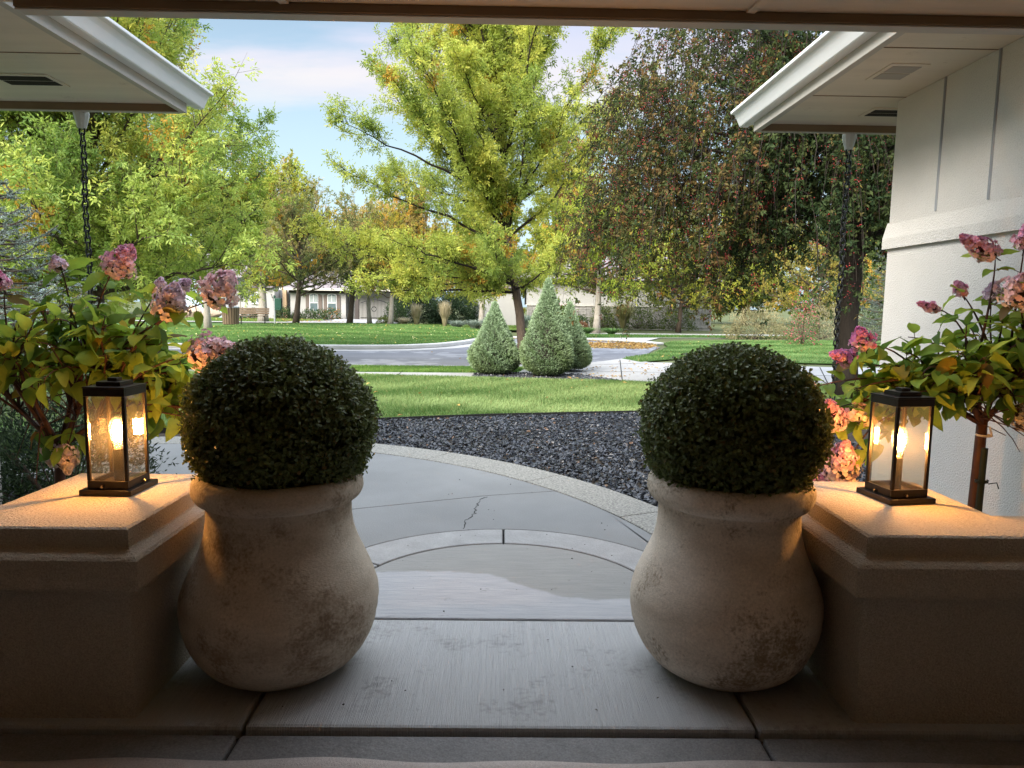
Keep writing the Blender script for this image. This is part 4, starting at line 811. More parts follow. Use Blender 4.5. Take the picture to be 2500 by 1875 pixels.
BK = [(-60, 72, 11, 4.5, DG, 'dark tree far left beyond the leafy tree'), (-47, 78, 13, 5, OL, 'olive tree in the back row, second from the left end'), (-37, 74, 13.5, 5, YG, 'yellow green back row tree behind the blue sided house'), (-29, 77, 14.0, 4.6, YG, 'tall yellow topped tree rising behind the blue sided house'), (-22, 71, 14.6, 4.6, ((.12, .17, .03), (.30, .30, .04), (.50, .38, .05)), 'tallest yellow tree behind the shuttered house roof'), (-15.5, 76, 11.5, 4.4, OR, 'orange tinted tree behind the shuttered house'), (-9.5, 72, 12, 4.4, OR, 'orange and green tree behind the iron gate'), (-2, 75, 12.5, 5, YG, 'pale yellow tree behind the dark hedge'), (6, 70, 15.5, 4.6, YG, 'tall narrow pale green tree between centre tree and crabapple'), (14, 72, 12, 5, OL, 'olive tree behind the stone wall'), (23, 68, 11, 5.2, YG, 'yellow green tree glimpsed under the crabapple'), (33, 66, 11.5, 5.5, DG, 'dark green tree seen past the crabapple trunk'), (45, 66, 12, 5.5, OL, 'olive tree at the far right end of the back row')]
for i, (x, y, top, R_, pal, lab) in enumerate(BK):
    parktree(lab, x, y, 0, top, .7, R_*1.12, 300+i, pal, tr=.22, z0=1.2, limbs=40, sec=16, ll=.33, twig=6, name='background_tree', group='trees beyond the houses', shape=(.55, .45))
parktree('low green tree between the stone wall and the crabapple', 10.6, 43, 0, 7.2, 1.3, 3.3, 330, YG, limbs=34, sec=17, ll=.17, z0=1.3)
parktree('yellowing tree across the drive under the crabapple boughs', 19.5, 44, 0, 7, .9, 3.6, 331, ((.16, .17, .04), (.36, .31, .06), (.50, .36, .08)), limbs=24, ll=.17, z0=1.2)
parktree('dark leafy tree behind the crabapple trunk', 15.8, 26.5, 0, 5.6, .5, 2.8, 332, DG, limbs=24, ll=.12, z0=.8)

# ---- weeping crabapple
def crab():
    bx, by = 5.85, 12.0
    t = thing('crabapple_tree', 'weeping crabapple tree hung with red berries at the right eave', 'tree', (bx, by, 0)); r = np.random.default_rng(77)
    T = np.array([(bx+.02, by, -.06), (bx, by, .6), (bx-.03, by, 1.3), (bx, by, 2.0), (bx-.05, by, 2.7), (bx-.2, by-.05, 3.4)]); w = M(); w.smooth = True; w.tube(T, [.22, .185, .17, .165, .15, .11], 14); w.build('trunk', 'bark_dark', t)
    w = M(); cw = M(); bw = M(); LP, LD, LT = [], [], []; BP = []; A_, B_, ra, rb = [], [], [], []
    nl = 52
    for i in range(nl):
        az = math.radians(r.choice([180, 200, 215, 165, 240, 150, 270, 120, 300, 20, 60]))+r.normal(0, .22); reach = r.uniform(1.3, 4.5)
        if math.cos(az) > 0: reach = min(reach, 2.6)
        st = T[r.integers(3, 6)]+[0, 0, r.uniform(-.2, .2)]; ztop = r.uniform(3.2, 6.6) if i % 3 else r.uniform(2.4, 4.2)
        dirv = np.array([math.cos(az), math.sin(az)*.8]); apex = np.array([*(st[:2]+dirv*reach*.7), ztop]); end = np.array([*(st[:2]+dirv*reach), ztop-r.uniform(.3, 1.1)])
        P = np.vstack([bez(st, np.array([*(st[:2]+dirv*reach*.25), ztop-.1]), apex, 8), bez(apex, apex+(end-apex)*.5+[0, 0, .15], end, 5)[1:]]); P[1:] += np.cumsum(r.normal(0, .03, (len(P)-1, 3)), 0)
        w.tube(P, np.linspace(.045, .008, len(P)), 6)
        ns = int(11+reach*3.2); tt = r.uniform(.18, 1, ns); p, d = polyat(P, tt)
        for j in range(ns):
            hor = nrm(np.array([d[j][0], d[j][1], 0])+r.normal(0, .7, 3)*[1, 1, 0]); ho = r.uniform(.15, .75)
            rr_ = np.hypot(p[j][0]-bx, p[j][1]-by); zbot = 1.0+.25*r.random()+max(0, 1.9-rr_)*.75+r.exponential(.35)
            if p[j][0] > bx-1.1: zbot = max(zbot, r.uniform(1.7, 3.2))
            ln = min(r.uniform(.9, 3.0), p[j][2]-zbot)
            if ln < .25: continue
            S = bez(p[j], p[j]+hor*ho*.8+[0, 0, .18], p[j]+hor*ho+[0, 0, -ln], 9); S[2:] += np.cumsum(r.normal(0, .018, (7, 3)), 0)
            for a in range(8): A_.append(S[a]); B_.append(S[a+1]); ra.append(.0055-.0005*a); rb.append(.005-.0005*a)
            Ls = np.linalg.norm(np.diff(S, axis=0), axis=1).sum(); nn = int(Ls/.0165); u = r.uniform(.05, 1, nn); q, dd = polyat(S, u)
            gi = r.integers(0, max(nn//6, 1), nn); go = r.normal(0, .075, (max(nn//6, 1), 3)); gu = r.uniform(.03, 1, max(nn//6, 1)); q, dd = polyat(S, gu); q = q[gi]+go[gi]+r.normal(0, .022, (nn, 3)); dd = dd[gi]; LP.append(q); LD.append(nrm(dd*.5+r.normal(0, .8, (nn, 3))-[0, 0, .25])); LT.append(np.clip(.40+r.normal(0, .24, max(nn//6, 1))[gi]+r.normal(0, .07, nn)+(.17 if S[-1][0] < 3.6 else -.16), 0, 1))
            nb = r.poisson(Ls*(2.1 if p[j][0] < 4.6 else .7)); 
            if nb: qb, _ = polyat(S, r.uniform(.1, 1, nb)); BP.append(qb+r.normal(0, .03, (nb, 3))-[0, 0, .03])
    NODES = np.array(A_)
    for i in range(1000):
        a = r.uniform(0, 6.283); q = r.random()**.5; dx, dy = q*math.cos(a), q*math.sin(a); px, py = 4.35+dx*2.75, 12+dy*2.5
        dome = 2.9+4.3*math.sqrt(max(0, 1-q*q)); top = dome*r.uniform(.62, 1.02)
        if px > 5.0 and top < 2.6: continue
        zb = (.68 if 2.3 < px < 4.7 else .95)+r.exponential(.3)+(.7 if px > 4.75 else 0)*r.uniform(.4, 2); ln = min(r.uniform(.45, 1.5), top-zb)
        if ln < .3: continue
        if False and 2.2 < px < 5.2: zb = r.uniform(.62, .95); top = min(top, zb+r.uniform(1.2, 1.9)); ln = top-zb
        p0 = np.array([px, py, top]); k_ = NODES[np.argmin(np.sum((NODES-p0)**2, 1))]; hor = nrm(np.array([dx, dy, 0])+r.normal(0, .5, 3)*[1, 1, 0])*r.uniform(.25, .8)
        S = bez(p0, p0+hor*.9+[0, 0, .22], p0+hor*1.2+[0, 0, -ln], 8); S[2:] += np.cumsum(r.normal(0, .02, (6, 3)), 0); C_ = bez(k_, (k_+p0)/2+[0, 0, .12], p0, 5)
        for Q in (C_, S):
            for b_ in range(len(Q)-1): A_.append(Q[b_]); B_.append(Q[b_+1]); ra.append(.005); rb.append(.0045)
        Ls = ln*1.1; nn = int(Ls/.0135); u = r.uniform(.0, 1, nn); q_, dd = polyat(S, u); gi = r.integers(0, max(nn//6, 1), nn); go = r.normal(0, .085, (max(nn//6, 1), 3)); gu = r.uniform(0, 1, max(nn//6, 1)); q_, dd = polyat(S, gu); q_ = q_[gi]; dd = dd[gi]; LP.append(q_+go[gi]+r.normal(0, .024, (nn, 3))); LD.append(nrm(dd*.5+r.normal(0, .8, (nn, 3))-[0, 0, .25])); LT.append(np.clip(.38+r.normal(0, .24, max(nn//6, 1))[gi]+r.normal(0, .07, nn)+(.17 if px < 3.5 else -.18), 0, 1))
        nb = r.poisson(Ls*(2.0 if px < 4.4 else .6))
        if nb: qb, _ = polyat(S, r.uniform(.1, 1, nb)); BP.append(qb+r.normal(0, .03, (nb, 3))-[0, 0, .03])
    sticks(w, np.array(A_), np.array(B_), np.array(ra), np.array(rb)); w.build('branches', 'bark_dark', t)
    P = np.vstack(LP); D = np.vstack(LD); tn = np.concatenate(LT); n = len(P)
    C = np.where((tn < .5)[:, None], lerpc((.020, .038, .014), (.058, .078, .024), np.clip(tn*2, 0, 1)), lerpc((.058, .078, .024), (.15, .085, .032), np.clip(tn*2-1, 0, 1))); ye = r.random(n) < .006; C[ye] = (.30, .22, .05)
    leaves(cw, P, D, nrm(r.normal(0, .7, (n, 3))+[0, 0, .5]), r.uniform(.05, .082, n), r.uniform(.026, .04, n), C, .2); cw.build('crown', 'leaf_dull', t)
    B0 = np.vstack(BP); nB = len(B0); k = 5; bp = np.repeat(B0, k, 0)+r.normal(0, .026, (nB*k, 3)); rad = r.uniform(.007, .0115, len(bp))
    oct_ = np.array([[1,0,0],[-1,0,0],[0,1,0],[0,-1,0],[0,0,1],[0,0,-1]], float); of = np.array([[0,2,4],[2,1,4],[1,3,4],[3,0,4],[2,0,5],[1,2,5],[3,1,5],[0,3,5]])
    V = bp[:, None]+oct_[None]*rad[:, None, None]; C = lerpc((.10, .010, .012), (.30, .028, .024), r.random(len(bp)))
    bw.add(V.reshape(-1, 3), (np.arange(len(bp))[:, None, None]*6+of[None]).reshape(-1, 3), np.repeat(C, 6, 0)); b = bw.build('berries', 'berry', t, smooth=True); b['kind'] = 'stuff'
    print('crab leaves', n, 'berries', len(bp))
crab()

# ---- spruces
def cone(label, x, y, z, h, R_, seed, n=5200):
    t = thing('spruce_topiary', label, 'clipped spruce', (x, y, z), 'clipped cone spruces in the slate bed'); r = np.random.default_rng(seed)
    w = M(); w.tube([(x, y, z-.05), (x+.01, y, z+.25), (x, y, z+h*.9)], [R_*.13, R_*.10, .01], 10); w.build('trunk', 'bark_dark', t)
    u = r.random(n)**1.35; zz = .10+u*(h-.10)/1; a = r.uniform(0, 6.283, n)
    f = zz/h; prof = np.interp(f, [0, .055, .10, .2, .32, .5, .7, .85, .95, 1], [.05, .60, .86, 1.0, .95, .68, .40, .20, .075, .012])
    lump = 1+.05*np.sin(a*5+seed)*np.sin(zz*9)+.03*np.sin(a*11+zz*17); rad = R_*prof*lump+r.normal(0, .012, n)
    P = np.c_[x+rad*np.cos(a), y+rad*np.sin(a), z+zz]; O = np.c_[np.cos(a), np.sin(a), np.full(n, .55+.6*f)]
    Ps, Ds, Cs, Ls = [], [], [], []
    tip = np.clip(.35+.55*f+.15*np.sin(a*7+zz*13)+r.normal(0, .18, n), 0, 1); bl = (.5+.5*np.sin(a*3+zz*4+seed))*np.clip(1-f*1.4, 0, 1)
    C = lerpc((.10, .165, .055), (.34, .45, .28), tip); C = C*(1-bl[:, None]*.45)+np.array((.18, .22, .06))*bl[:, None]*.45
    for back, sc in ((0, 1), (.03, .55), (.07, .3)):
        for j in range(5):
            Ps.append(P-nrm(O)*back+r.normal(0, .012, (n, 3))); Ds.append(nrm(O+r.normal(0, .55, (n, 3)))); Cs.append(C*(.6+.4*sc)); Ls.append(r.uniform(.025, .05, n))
    P, D, C, L_ = np.vstack(Ps), np.vstack(Ds), np.vstack(Cs), np.concatenate(Ls); m = M(); leaves(m, P, D, nrm(r.normal(size=P.shape)), L_, .012, C, 0); m.build('crown', 'needle', t)
    core = M(); zc = np.linspace(.1, h*.93, 14); core.lathe(np.c_[R_*.82*np.interp(zc/h, [0, .055, .10, .2, .32, .5, .7, .85, .95, 1], [.05, .60, .86, 1.0, .95, .68, .40, .20, .075, .012])-.01, z+zc], 20, c=(x, y)); core.build('inner_growth', 'bark_dark', t)
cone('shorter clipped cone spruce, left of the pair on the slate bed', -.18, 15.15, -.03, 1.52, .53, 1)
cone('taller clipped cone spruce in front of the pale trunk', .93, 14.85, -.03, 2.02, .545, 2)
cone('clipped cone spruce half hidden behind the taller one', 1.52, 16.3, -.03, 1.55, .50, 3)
def blue_spruce(label, x, y, h, R_, seed, nb=110, cols=((.05, .075, .06), (.19, .25, .23))):
    t = thing('blue_spruce', label, 'spruce', (x, y, 0)); r = np.random.default_rng(seed); w = M(); w.tube([(x, y, -.05), (x, y, h)], [.10, .02], 8)
    A, B, N_ = [], [], []
    for i in range(nb):
        z = h*(.06+.92*(i+.5)/nb); a = i*2.4+r.normal(0, .2); L_ = R_*(1-z/h)**.8*r.uniform(.8, 1.15)+.12
        p0 = np.array([x, y, z]); d = np.array([math.cos(a), math.sin(a), .08]); P = bez(p0, p0+d*L_*.55-[0, 0, .22*L_], p0+d*L_+[0, 0, r.uniform(-.15, .22)*L_], 8); w.tube(P, np.linspace(.018, .005, 8), 5)
        ns = int(L_*17)+4; tt = r.uniform(.2, 1, ns); p, dd = polyat(P, tt); sd = np.cross(dd, [0, 0, 1.])*r.choice([-1, 1], ns)[:, None]
        e = nrm(dd*.75+sd*.75+r.normal(0, .38, (ns, 3))+[0, 0, .12]); ll = (.09+.28*L_*(1-tt*.75))*r.uniform(.6, 1.1, ns); A.append(p); B.append(p+e*ll[:, None]-np.c_[np.zeros((ns, 2)), ll*.25]); A.append(P[-3:-1]); B.append(P[-2:])
    A = np.vstack(A); B = np.vstack(B); sticks(w, A, B, .004, .003); w.build('trunk', 'bark_brown', t)
    k = 44; n = len(A); ii = np.repeat(np.arange(n), k); u = r.random(n*k)[:, None]; P = A[ii]*(1-u)+B[ii]*u; D = nrm(nrm(B-A)[ii]*.75+r.normal(0, .6, (n*k, 3))); tn = np.clip(r.normal(.5, .2, n)[ii]+.25*(u[:, 0]-.5), 0, 1)
    m = M(); leaves(m, P, D, nrm(r.normal(size=P.shape)), r.uniform(.02, .034, n*k), .008, lerpc(cols[0], cols[1], tn), 0); m.build('crown', 'needle', t)
blue_spruce('blue grey spruce at the left edge behind the hydrangea', -6.6, 9.2, 3.1, 1.7, 5, cols=((.09, .125, .10), (.28, .35, .32)))
blue_spruce('small blue spruce seen between the crabapple trunk and the white wall', 13.4, 24.5, 5.0, 1.3, 6, nb=90)

# ---- shrubs and grasses
def shrub(label, x, y, z, R_, h, seed, cols, n=2600, ll=.07, lw=.03, flowers=None, name='shrub', cat='shrub', group=None, m_='leaf_dull'):
    t = thing(name, label, cat, (x, y, z), group); r = np.random.default_rng(seed); w = M(); ns = 26; e = nrm(np.c_[r.normal(size=(ns, 2)), r.uniform(.3, 1.2, ns)])*[R_*.8, R_*.8, h*.85]
    b = np.array([x, y, z-.03]); sticks(w, np.tile(b, (ns, 1)), b+e, .010, .004); w.build('stems', 'bark_brown', t)
    d = nrm(r.normal(size=(n, 3))); d[:, 2] = np.abs(d[:, 2]); lump = 1+.16*np.sin(d[:, 0]*6+seed)*np.sin(d[:, 1]*7)+.1*np.sin(d[:, 2]*11+d[:, 0]*9)
    P = b+d*[R_, R_, h]*(lump*r.uniform(.45, 1.04, n)**.5)[:, None]; D = nrm(d+r.normal(0, .7, (n, 3))); tn = np.clip(r.normal(.45, .25, n)+.2*np.sin(d[:, 0]*5+d[:, 2]*6), 0, 1); C = lerpc(cols[0], cols[1], tn)
    if flowers: fm = r.random(n) < flowers[1]; C[fm] = np.array(flowers[0])*r.uniform(.7, 1.15, (fm.sum(), 1))
    m = M(); leaves(m, P, D, nrm(r.normal(0, .6, (n, 3))+[0, 0, .7]), ll*r.uniform(.7, 1.2, n), lw, C, .2); m.build('foliage', m_, t); return t
G1 = ((.025, .05, .02), (.09, .14, .045)); 
shrub('dark yew shrub in the corner behind the left pedestal', -2.95, 4.75, -.04, .62, .88, 1, ((.012, .024, .012), (.05, .075, .035)), n=6500, ll=.045, lw=.013, name='yew_shrub')
shrub('pale variegated shrub behind the left hydrangea stems', -4.6, 6.6, -.04, .75, 1.1, 2, ((.10, .14, .07), (.34, .40, .24)), n=5200, ll=.06, lw=.022, name='variegated_shrub')
shrub('green ground shrub low behind the left hydrangea', -3.6, 5.2, -.04, .55, .55, 3, ((.03, .055, .02), (.11, .17, .06)), n=4200, ll=.05, lw=.02)
shrub('dark green hedge right of the iron gate', -5.9, 50, .1, 2.0, 2.3, 4, ((.012, .022, .012), (.045, .07, .03)), n=9000, ll=.16, lw=.06, name='hedge', cat='hedge')
shrub('dark green hedge behind the pale tuft grasses, left of the white garage', -3.4, 49, .1, 1.9, 2.0, 5, ((.014, .028, .014), (.055, .085, .035)), n=9000, ll=.16, lw=.06, name='hedge', cat='hedge')
hs = [(-15.9, 55.2, .40, .55, 'shrub left of the shuttered windows with pale blossoms', (.55, .48, .42)), (-14.9, 55.0, .55, .75, 'dark shrub under the left shuttered window', (.6, .55, .5)), (-14.0, 54.9, .6, .7, 'white flecked shrub between the shuttered windows', (.7, .66, .6)), (-13.1, 54.7, .75, .85, 'orange flowered shrub under the right shuttered window', (.55, .22, .06)), (-16.9, 55.0, .6, .9, 'dark shrub beside the entry railing', (.2, .25, .1)), (-18.9, 53.5, .6, .75, 'round green shrub in front of the grey garage wall', (.4, .25, .1)), (-20.4, 53.7, .5, .5, 'small shrub below the blue siding corner', (.3, .3, .1))]
for i, (x, y, R_, h, lab, fc) in enumerate(hs): shrub(lab, x, y, .2, R_, h, 20+i, G1, n=900, ll=.13, lw=.06, flowers=(fc, .12), group='shrubs in the beds of the far houses')
shrub('dark fan shaped shrub in front of the iron gate', -7.0, 47, .15, .8, 1.7, 31, G1, n=1500, ll=.14, lw=.05, name='shrub')
shrub('low round olive shrub at the pale trunk', -7.4, 44.3, .2, .45, .45, 32, ((.10, .13, .03), (.24, .26, .07)), n=700, ll=.10, lw=.04)
shrub('leafy green shrub behind the tall cone', 1.6, 20.3, -.02, .62, 1.6, 33, ((.06, .12, .02), (.20, .30, .04)), n=3000, ll=.09, lw=.035, m_='leaf')
shrub('green shrub in front of the stone wall', 4.0, 45, .1, .62, .85, 34, ((.08, .12, .03), (.22, .24, .07)), n=1100, ll=.13, lw=.05)
shrub('small dark shrub beside the street tree at the stone wall', 5.0, 45.4, .1, .42, .8, 35, G1, n=800, ll=.12, lw=.05)
shrub('rust coloured shrub at the foot of the stone wall', 4.75, 43.6, .05, .5, .5, 36, ((.16, .07, .04), (.34, .18, .10)), n=800, ll=.10, lw=.04)
shrub('tan dry shrub beyond the right lawn, left one', 12.2, 34.2, 0, 1.5, 1.5, 37, ((.14, .13, .06), (.36, .31, .17)), n=3000, ll=.16, lw=.04)
shrub('tan dry shrub beyond the right lawn near the rain chain', 16.0, 35.6, 0, 1.7, 1.7, 38, ((.14, .13, .07), (.36, .32, .19)), n=3000, ll=.16, lw=.04)
shrub('grey green shrub behind the right lawn by the crabapple trunk', 19.5, 37.0, 0, 1.6, 1.6, 39, ((.06, .09, .05), (.20, .24, .14)), n=3000, ll=.16, lw=.05)
shrub('pink rose bush beyond the right lawn', 12.4, 29.3, .0, .62, 2.2, 40, ((.05, .09, .03), (.16, .22, .06)), n=1500, ll=.09, lw=.045, flowers=((.62, .12, .18), .22), name='rose_bush', cat='rose bush')
for i, (x, y, R_, h, lab) in enumerate([(2.7, 46.6, .9, 1.3, 'dark shrub at the left end of the stone wall'), (6.6, 46.8, .9, 1.5, 'tall green shrub right of the street tree by the stone wall'), (8.8, 46.5, 1.2, 1.6, 'broad green shrub in front of the stone wall near the crabapple'), (11.3, 46.4, 1.3, 1.7, 'olive shrub at the right end of the stone wall')]):
    shrub(lab, x, y, .05, R_, h, 60+i, ((.05, .08, .025), (.18, .22, .06)), n=1800, ll=.15, lw=.055, group='shrubs along the stone wall')
def tuft(label, x, y, z, h, spread, seed, cols, n=420, name='tuft_grass', group=None, w=.012, plume=None):
    r = np.random.default_rng(seed); a = r.uniform(0, 6.283, n); L_ = h*r.uniform(.6, 1.05, n); sp = spread*r.random(n)**.7
    b = np.c_[x+.08*np.cos(a), y+.08*np.sin(a), np.full(n, z)]; tip = b+np.c_[np.cos(a)*sp, np.sin(a)*sp, L_]; mid = (b+tip)/2+np.c_[-np.cos(a)*sp*.22, -np.sin(a)*sp*.22, L_*.08]
    S = np.c_[-np.sin(a), np.cos(a), np.zeros(n)]*w; V = np.stack([b-S, b+S, mid+S*.8, mid-S*.8, tip], 1).reshape(-1, 3); i = np.arange(n)[:, None]*5; C = lerpc(cols[0], cols[1], r.random(n)); C5 = np.stack([C*.7, C*.7, C, C, C*1.25], 1).reshape(-1, 3)
    if plume is not None: C5 = C5.reshape(n, 5, 3); C5[:, 4] = plume; C5[:, 2:4] = C5[:, 2:4]*.5+np.array(plume)*.5; C5 = C5.reshape(-1, 3)
    m = M(); m.add(V, [i+[0, 1, 2, 3], i+[3, 2, 4]], C5); o = m.build(name, 'grass', off=(x, y, z)); o.location = (x, y, z); tag(o, label, 'grass tuft', group)
ST = ((.20, .21, .07), (.38, .33, .16)); BL = ((.16, .21, .17), (.33, .38, .32))
tuft('straw plumed grass tuft in front of the dark hedge, left one', -5.25, 43.2, .05, 1.45, .42, 1, ST, plume=(.52, .44, .30), w=.022, group='straw grass tufts by the park')
tuft('straw plumed grass tuft nearest the left cone', -3.3, 40.3, .05, 1.6, .42, 2, ST, plume=(.52, .44, .30), w=.022, group='straw grass tufts by the park')
tuft('small dry tuft low beside the pale trunk', -6.0, 43.4, .05, .6, .5, 3, ST, w=.02, plume=(.5, .43, .3), group='straw grass tufts by the park')
tuft('tall tan grass clump right of the street tree by the stone wall', 7.5, 44.5, .05, 1.7, .9, 4, ST, w=.03, n=700, group='straw grass tufts by the park')
tuft('blue grey grass mound right of the plumed tuft', -2.55, 39.6, .03, .55, .62, 5, BL, w=.02, n=600, group='blue grass mounds')
tuft('blue grey grass mound at the pale trunk', -1.6, 39.2, .03, .60, .60, 6, BL, w=.02, n=600, group='blue grass mounds')
tuft('blue grey grass mound touching the left cone', -.75, 37.6, .03, .75, .65, 7, BL, w=.02, n=600, group='blue grass mounds')
tuft('blue grass mound between the trunk and the tall cone', 1.5, 42, .03, .9, .9, 8, BL, w=.022, n=600, group='blue grass mounds')
tuft('green spiky mound on the verge left of the street tree', 4.3, 36.6, 0, .38, .7, 9, ((.06, .13, .04), (.15, .25, .08)), w=.02, n=700, group='green grass mounds')
tuft('green spiky mound on the verge right of the street tree', 5.6, 36.7, 0, .36, .8, 10, ((.06, .13, .04), (.15, .25, .08)), w=.02, n=700, group='green grass mounds')
def rock(label, x, y, z, s, seed):
    r = np.random.default_rng(seed); d = fib(90); k = 1+.16*np.sin(d[:, 0]*3+seed)+.12*np.sin(d[:, 1]*4+seed*2)+.1*np.sin(d[:, 2]*5+seed); bm_ = M(); import bmesh
    b = bmesh.new(); [b.verts.new(v) for v in d*k[:, None]*np.array(s)+[0, 0, s[2]*.6]]; bmesh.ops.convex_hull(b, input=b.verts); me = bpy.data.meshes.new('boulder'); b.to_mesh(me); b.free(); me.materials.append(MATS['boulder']); o = bpy.data.objects.new('boulder', me); COL.objects.link(o); o.location = (x, y, z); tag(o, label, 'boulder', 'boulders by the blue house')
rock('large tan boulder left of the slatted bin', -23.9, 55.2, .2, (.75, .5, .5), 1); rock('flat tan boulder behind the slatted bin', -22.4, 55.4, .2, (.85, .5, .42), 2); rock('small tan boulder at the left end of the boulder row', -25.4, 55, .2, (.6, .5, .45), 3)
rock('small stone by the foot of the stone wall', 4.2, 43.4, 0, (.4, .3, .22), 4)

# ================================================================== HYDRANGEAS
def floret_head(parent, c, ax, Ln, W, seed, top=(.76, .40, .58), low=(.78, .64, .56), mix=.5, n=190, loc0=(0, 0, 0)):
    r = np.random.default_rng(seed); ax = nrm(np.array(ax, float)); c = np.array(c, float); u = r.random(n)**.8; prof = np.interp(u, [0, .12, .3, .6, .85, 1], [.45, .9, 1, .72, .38, .10])*W/2
    a = r.uniform(0, 6.283, n); s1 = nrm(np.cross(ax, [.3, .5, .2])); s2 = np.cross(ax, s1); o = s1*np.cos(a)[:, None]+s2*np.sin(a)[:, None]
    P = c+ax*(u*Ln)[:, None]+o*(prof*r.uniform(.62, 1.1, n)*(1+.15*np.sin(a*3+u*9)))[:, None]; Nn = nrm(o+ax*(u-.35)[:, None]+r.normal(0, .3, (n, 3)))
    lit = np.clip((P[:, 2]-c[2]-ax[2]*Ln*.5)/(W)*.9+.5+r.normal(0, .22, n)+(mix-.5), 0, 1); C = np.clip(lerpc(low, top, lit)*r.uniform(.7, 1.3, (n, 1)), 0, .95)  # the florets' own colour: cream lower down, pink towards the top
    m = M(); t1 = nrm(np.cross(Nn, r.normal(size=(n, 3)))); t2 = np.cross(Nn, t1); sz = r.uniform(.010, .0155, n)
    for k in range(4):
        b = k*math.pi/2; d = t1*math.cos(b)+t2*math.sin(b)
        broadleaf(m, P, nrm(d+Nn*.25), Nn, sz, sz*.95, C*r.uniform(.92, 1.08, (n, 1)), t=(0, .45, .85, 1), hw=(.12, .48, .38, 0), droop=.1, fold=.05)
    st = M(); q = P; b0 = c+ax*(np.clip(u-.25, 0, 1)*Ln)[:, None]; sticks(st, b0, q, .0012, .0007); hd = m.build('flower_head', 'petal', parent)
    st.tube(bez(c-ax*.03, c, c+ax*Ln*.8, 5), [.003, .003, .0025, .002, .001], 5); st.build('flower_stalks', 'stem_red', hd); return hd
def hydrangea(label, base, fork, forks, env, flowers, seed, nbranch, npair, tint=0, stake=None, tie=None, limit=None, bare=0):
    t = thing('hydrangea_tree', label, 'hydrangea', tuple(base), 'hydrangea trees behind the pedestals'); r = np.random.default_rng(seed); base = np.array(base, float); fork = np.array(fork, float)
    w = M(); w.smooth = True; mid = (base+fork)/2+r.normal(0, .012, 3); w.tube(np.vstack([bez(base, mid, fork, 7)]), np.linspace(.031, .024, 7), 9)
    arms = []
    for q in forks: P = bez(fork-[0, 0, .02], fork*.55+np.array(q)*.45+[0, 0, -.05], np.array(q, float), 7); w.tube(P, np.linspace(.017, .009, 7), 7); arms.append(P)
    ends = []
    for i in range(nbranch):
        e = env[i % len(env)]; d = nrm(r.normal(size=3)); d[2] = abs(d[2])*1.0-.25; p = np.array(e[0])+d*np.array(e[1])*r.uniform(.75, 1.0)
        if limit is not None: p[0] = min(p[0], limit) if limit > 0 else max(p[0], limit)
        ends.append((p, None))
    for f in flowers: ends.append((np.array(f[0], float), f))
    LP, LD, LU, LL, LC, kk = [], [], [], [], [], 0; hl = []
    for p, f in ends:
        A = arms[np.argmin([np.linalg.norm(a[-1]-p)+.25*r.random() for a in arms])]; s = A[r.integers(3, 7)]; ln = np.linalg.norm(p-s); ctl = (s+p)/2+[0, 0, .10*ln+.05]+r.normal(0, .04, 3)
        P = bez(s, ctl, p, 9); w.tube(P, np.linspace(.0075 if ln > .4 else .006, .0026, 9), 5)
        if f is not None: hl.append((f, nrm(P[-1]-P[-2])))
        nn = max(3, int(npair*min(1.2, ln/.5))); tt = np.linspace(.38, .97, nn)+r.normal(0, .03, nn); q, d = polyat(P, tt); sd = nrm(np.cross(d, [0, 0, 1.])+1e-6); tone = r.normal(.48, .26)
        for j in range(nn):
            for sg in (-1, 1):
                if r.random() < .10: continue
                dd = nrm(d[j]*.45+(sd[j] if j % 2 else nrm(np.cross(d[j], sd[j])+sd[j]*.5))*sg*.9+r.normal(0, .28, 3)-[0, 0, .25]); pe = .025; LP.append(q[j]+dd*pe); LD.append(dd); LU.append(nrm(np.array([0, 0, 1.])+r.normal(0, .38, 3))); LL.append(r.uniform(.075, .135)); LC.append(np.clip(tone+r.normal(0, .2), 0, 1)); w.tube([q[j], q[j]+dd*(pe+.006)], .0016, 4, cap=False)
    for i in range(bare):   # cut canes that stick up
        A = arms[i % len(arms)]; s = A[r.integers(2, 6)]; w.tube([s, s+[r.normal(0, .03), r.normal(0, .03), r.uniform(.12, .28)]], [.004, .0035], 5)
    # twiggy inner shoots
    for i in range(34):
        A = arms[r.integers(len(arms))]; s = A[r.integers(2, 7)]; e = s+nrm(r.normal(size=3)+[0, 0, .5])*r.uniform(.15, .35); w.tube(bez(s, (s+e)/2+r.normal(0, .02, 3), e, 5), np.linspace(.004, .0018, 5), 4)
    w.build('trunk', 'stem_red', t)
    P, D, U, L_, tn = map(np.array, (LP, LD, LU, LL, LC)); n = len(P)
    C = np.where((tn < .5)[:, None], lerpc((.09, .18, .035), (.31, .45, .055), np.clip(tn*2, 0, 1)), lerpc((.31, .45, .055), (.50, .58, .09), np.clip(tn*2-1, 0, 1)))
    x = r.random(n); C[x < .045] = (.48, .33, .05); C[(x > .045) & (x < .075)] = (.20, .12, .04)
    m = M(); broadleaf(m, P, D, U, L_, L_*r.uniform(.52, .68, n), C, droop=r.uniform(.1, .75, n), fold=.16, rng=r, wave=.055, edge=((.10, .18, .02), .12), t=(0, .08, .22, .42, .62, .80, .93, 1), hw=(0, .25, .44, .5, .42, .27, .10, 0)); m.build('leaves', 'leaf_big', t, smooth=True)
    for i, (f, ax) in enumerate(hl):
        a = nrm(ax*.5+np.array(f[1], float)); floret_head(t, f[0], a, f[2], f[3], seed*50+i, mix=f[4], top=f[5] if len(f) > 5 else (.60, .20, .33), n=int(210*f[2]*f[3]/.0196)+30)
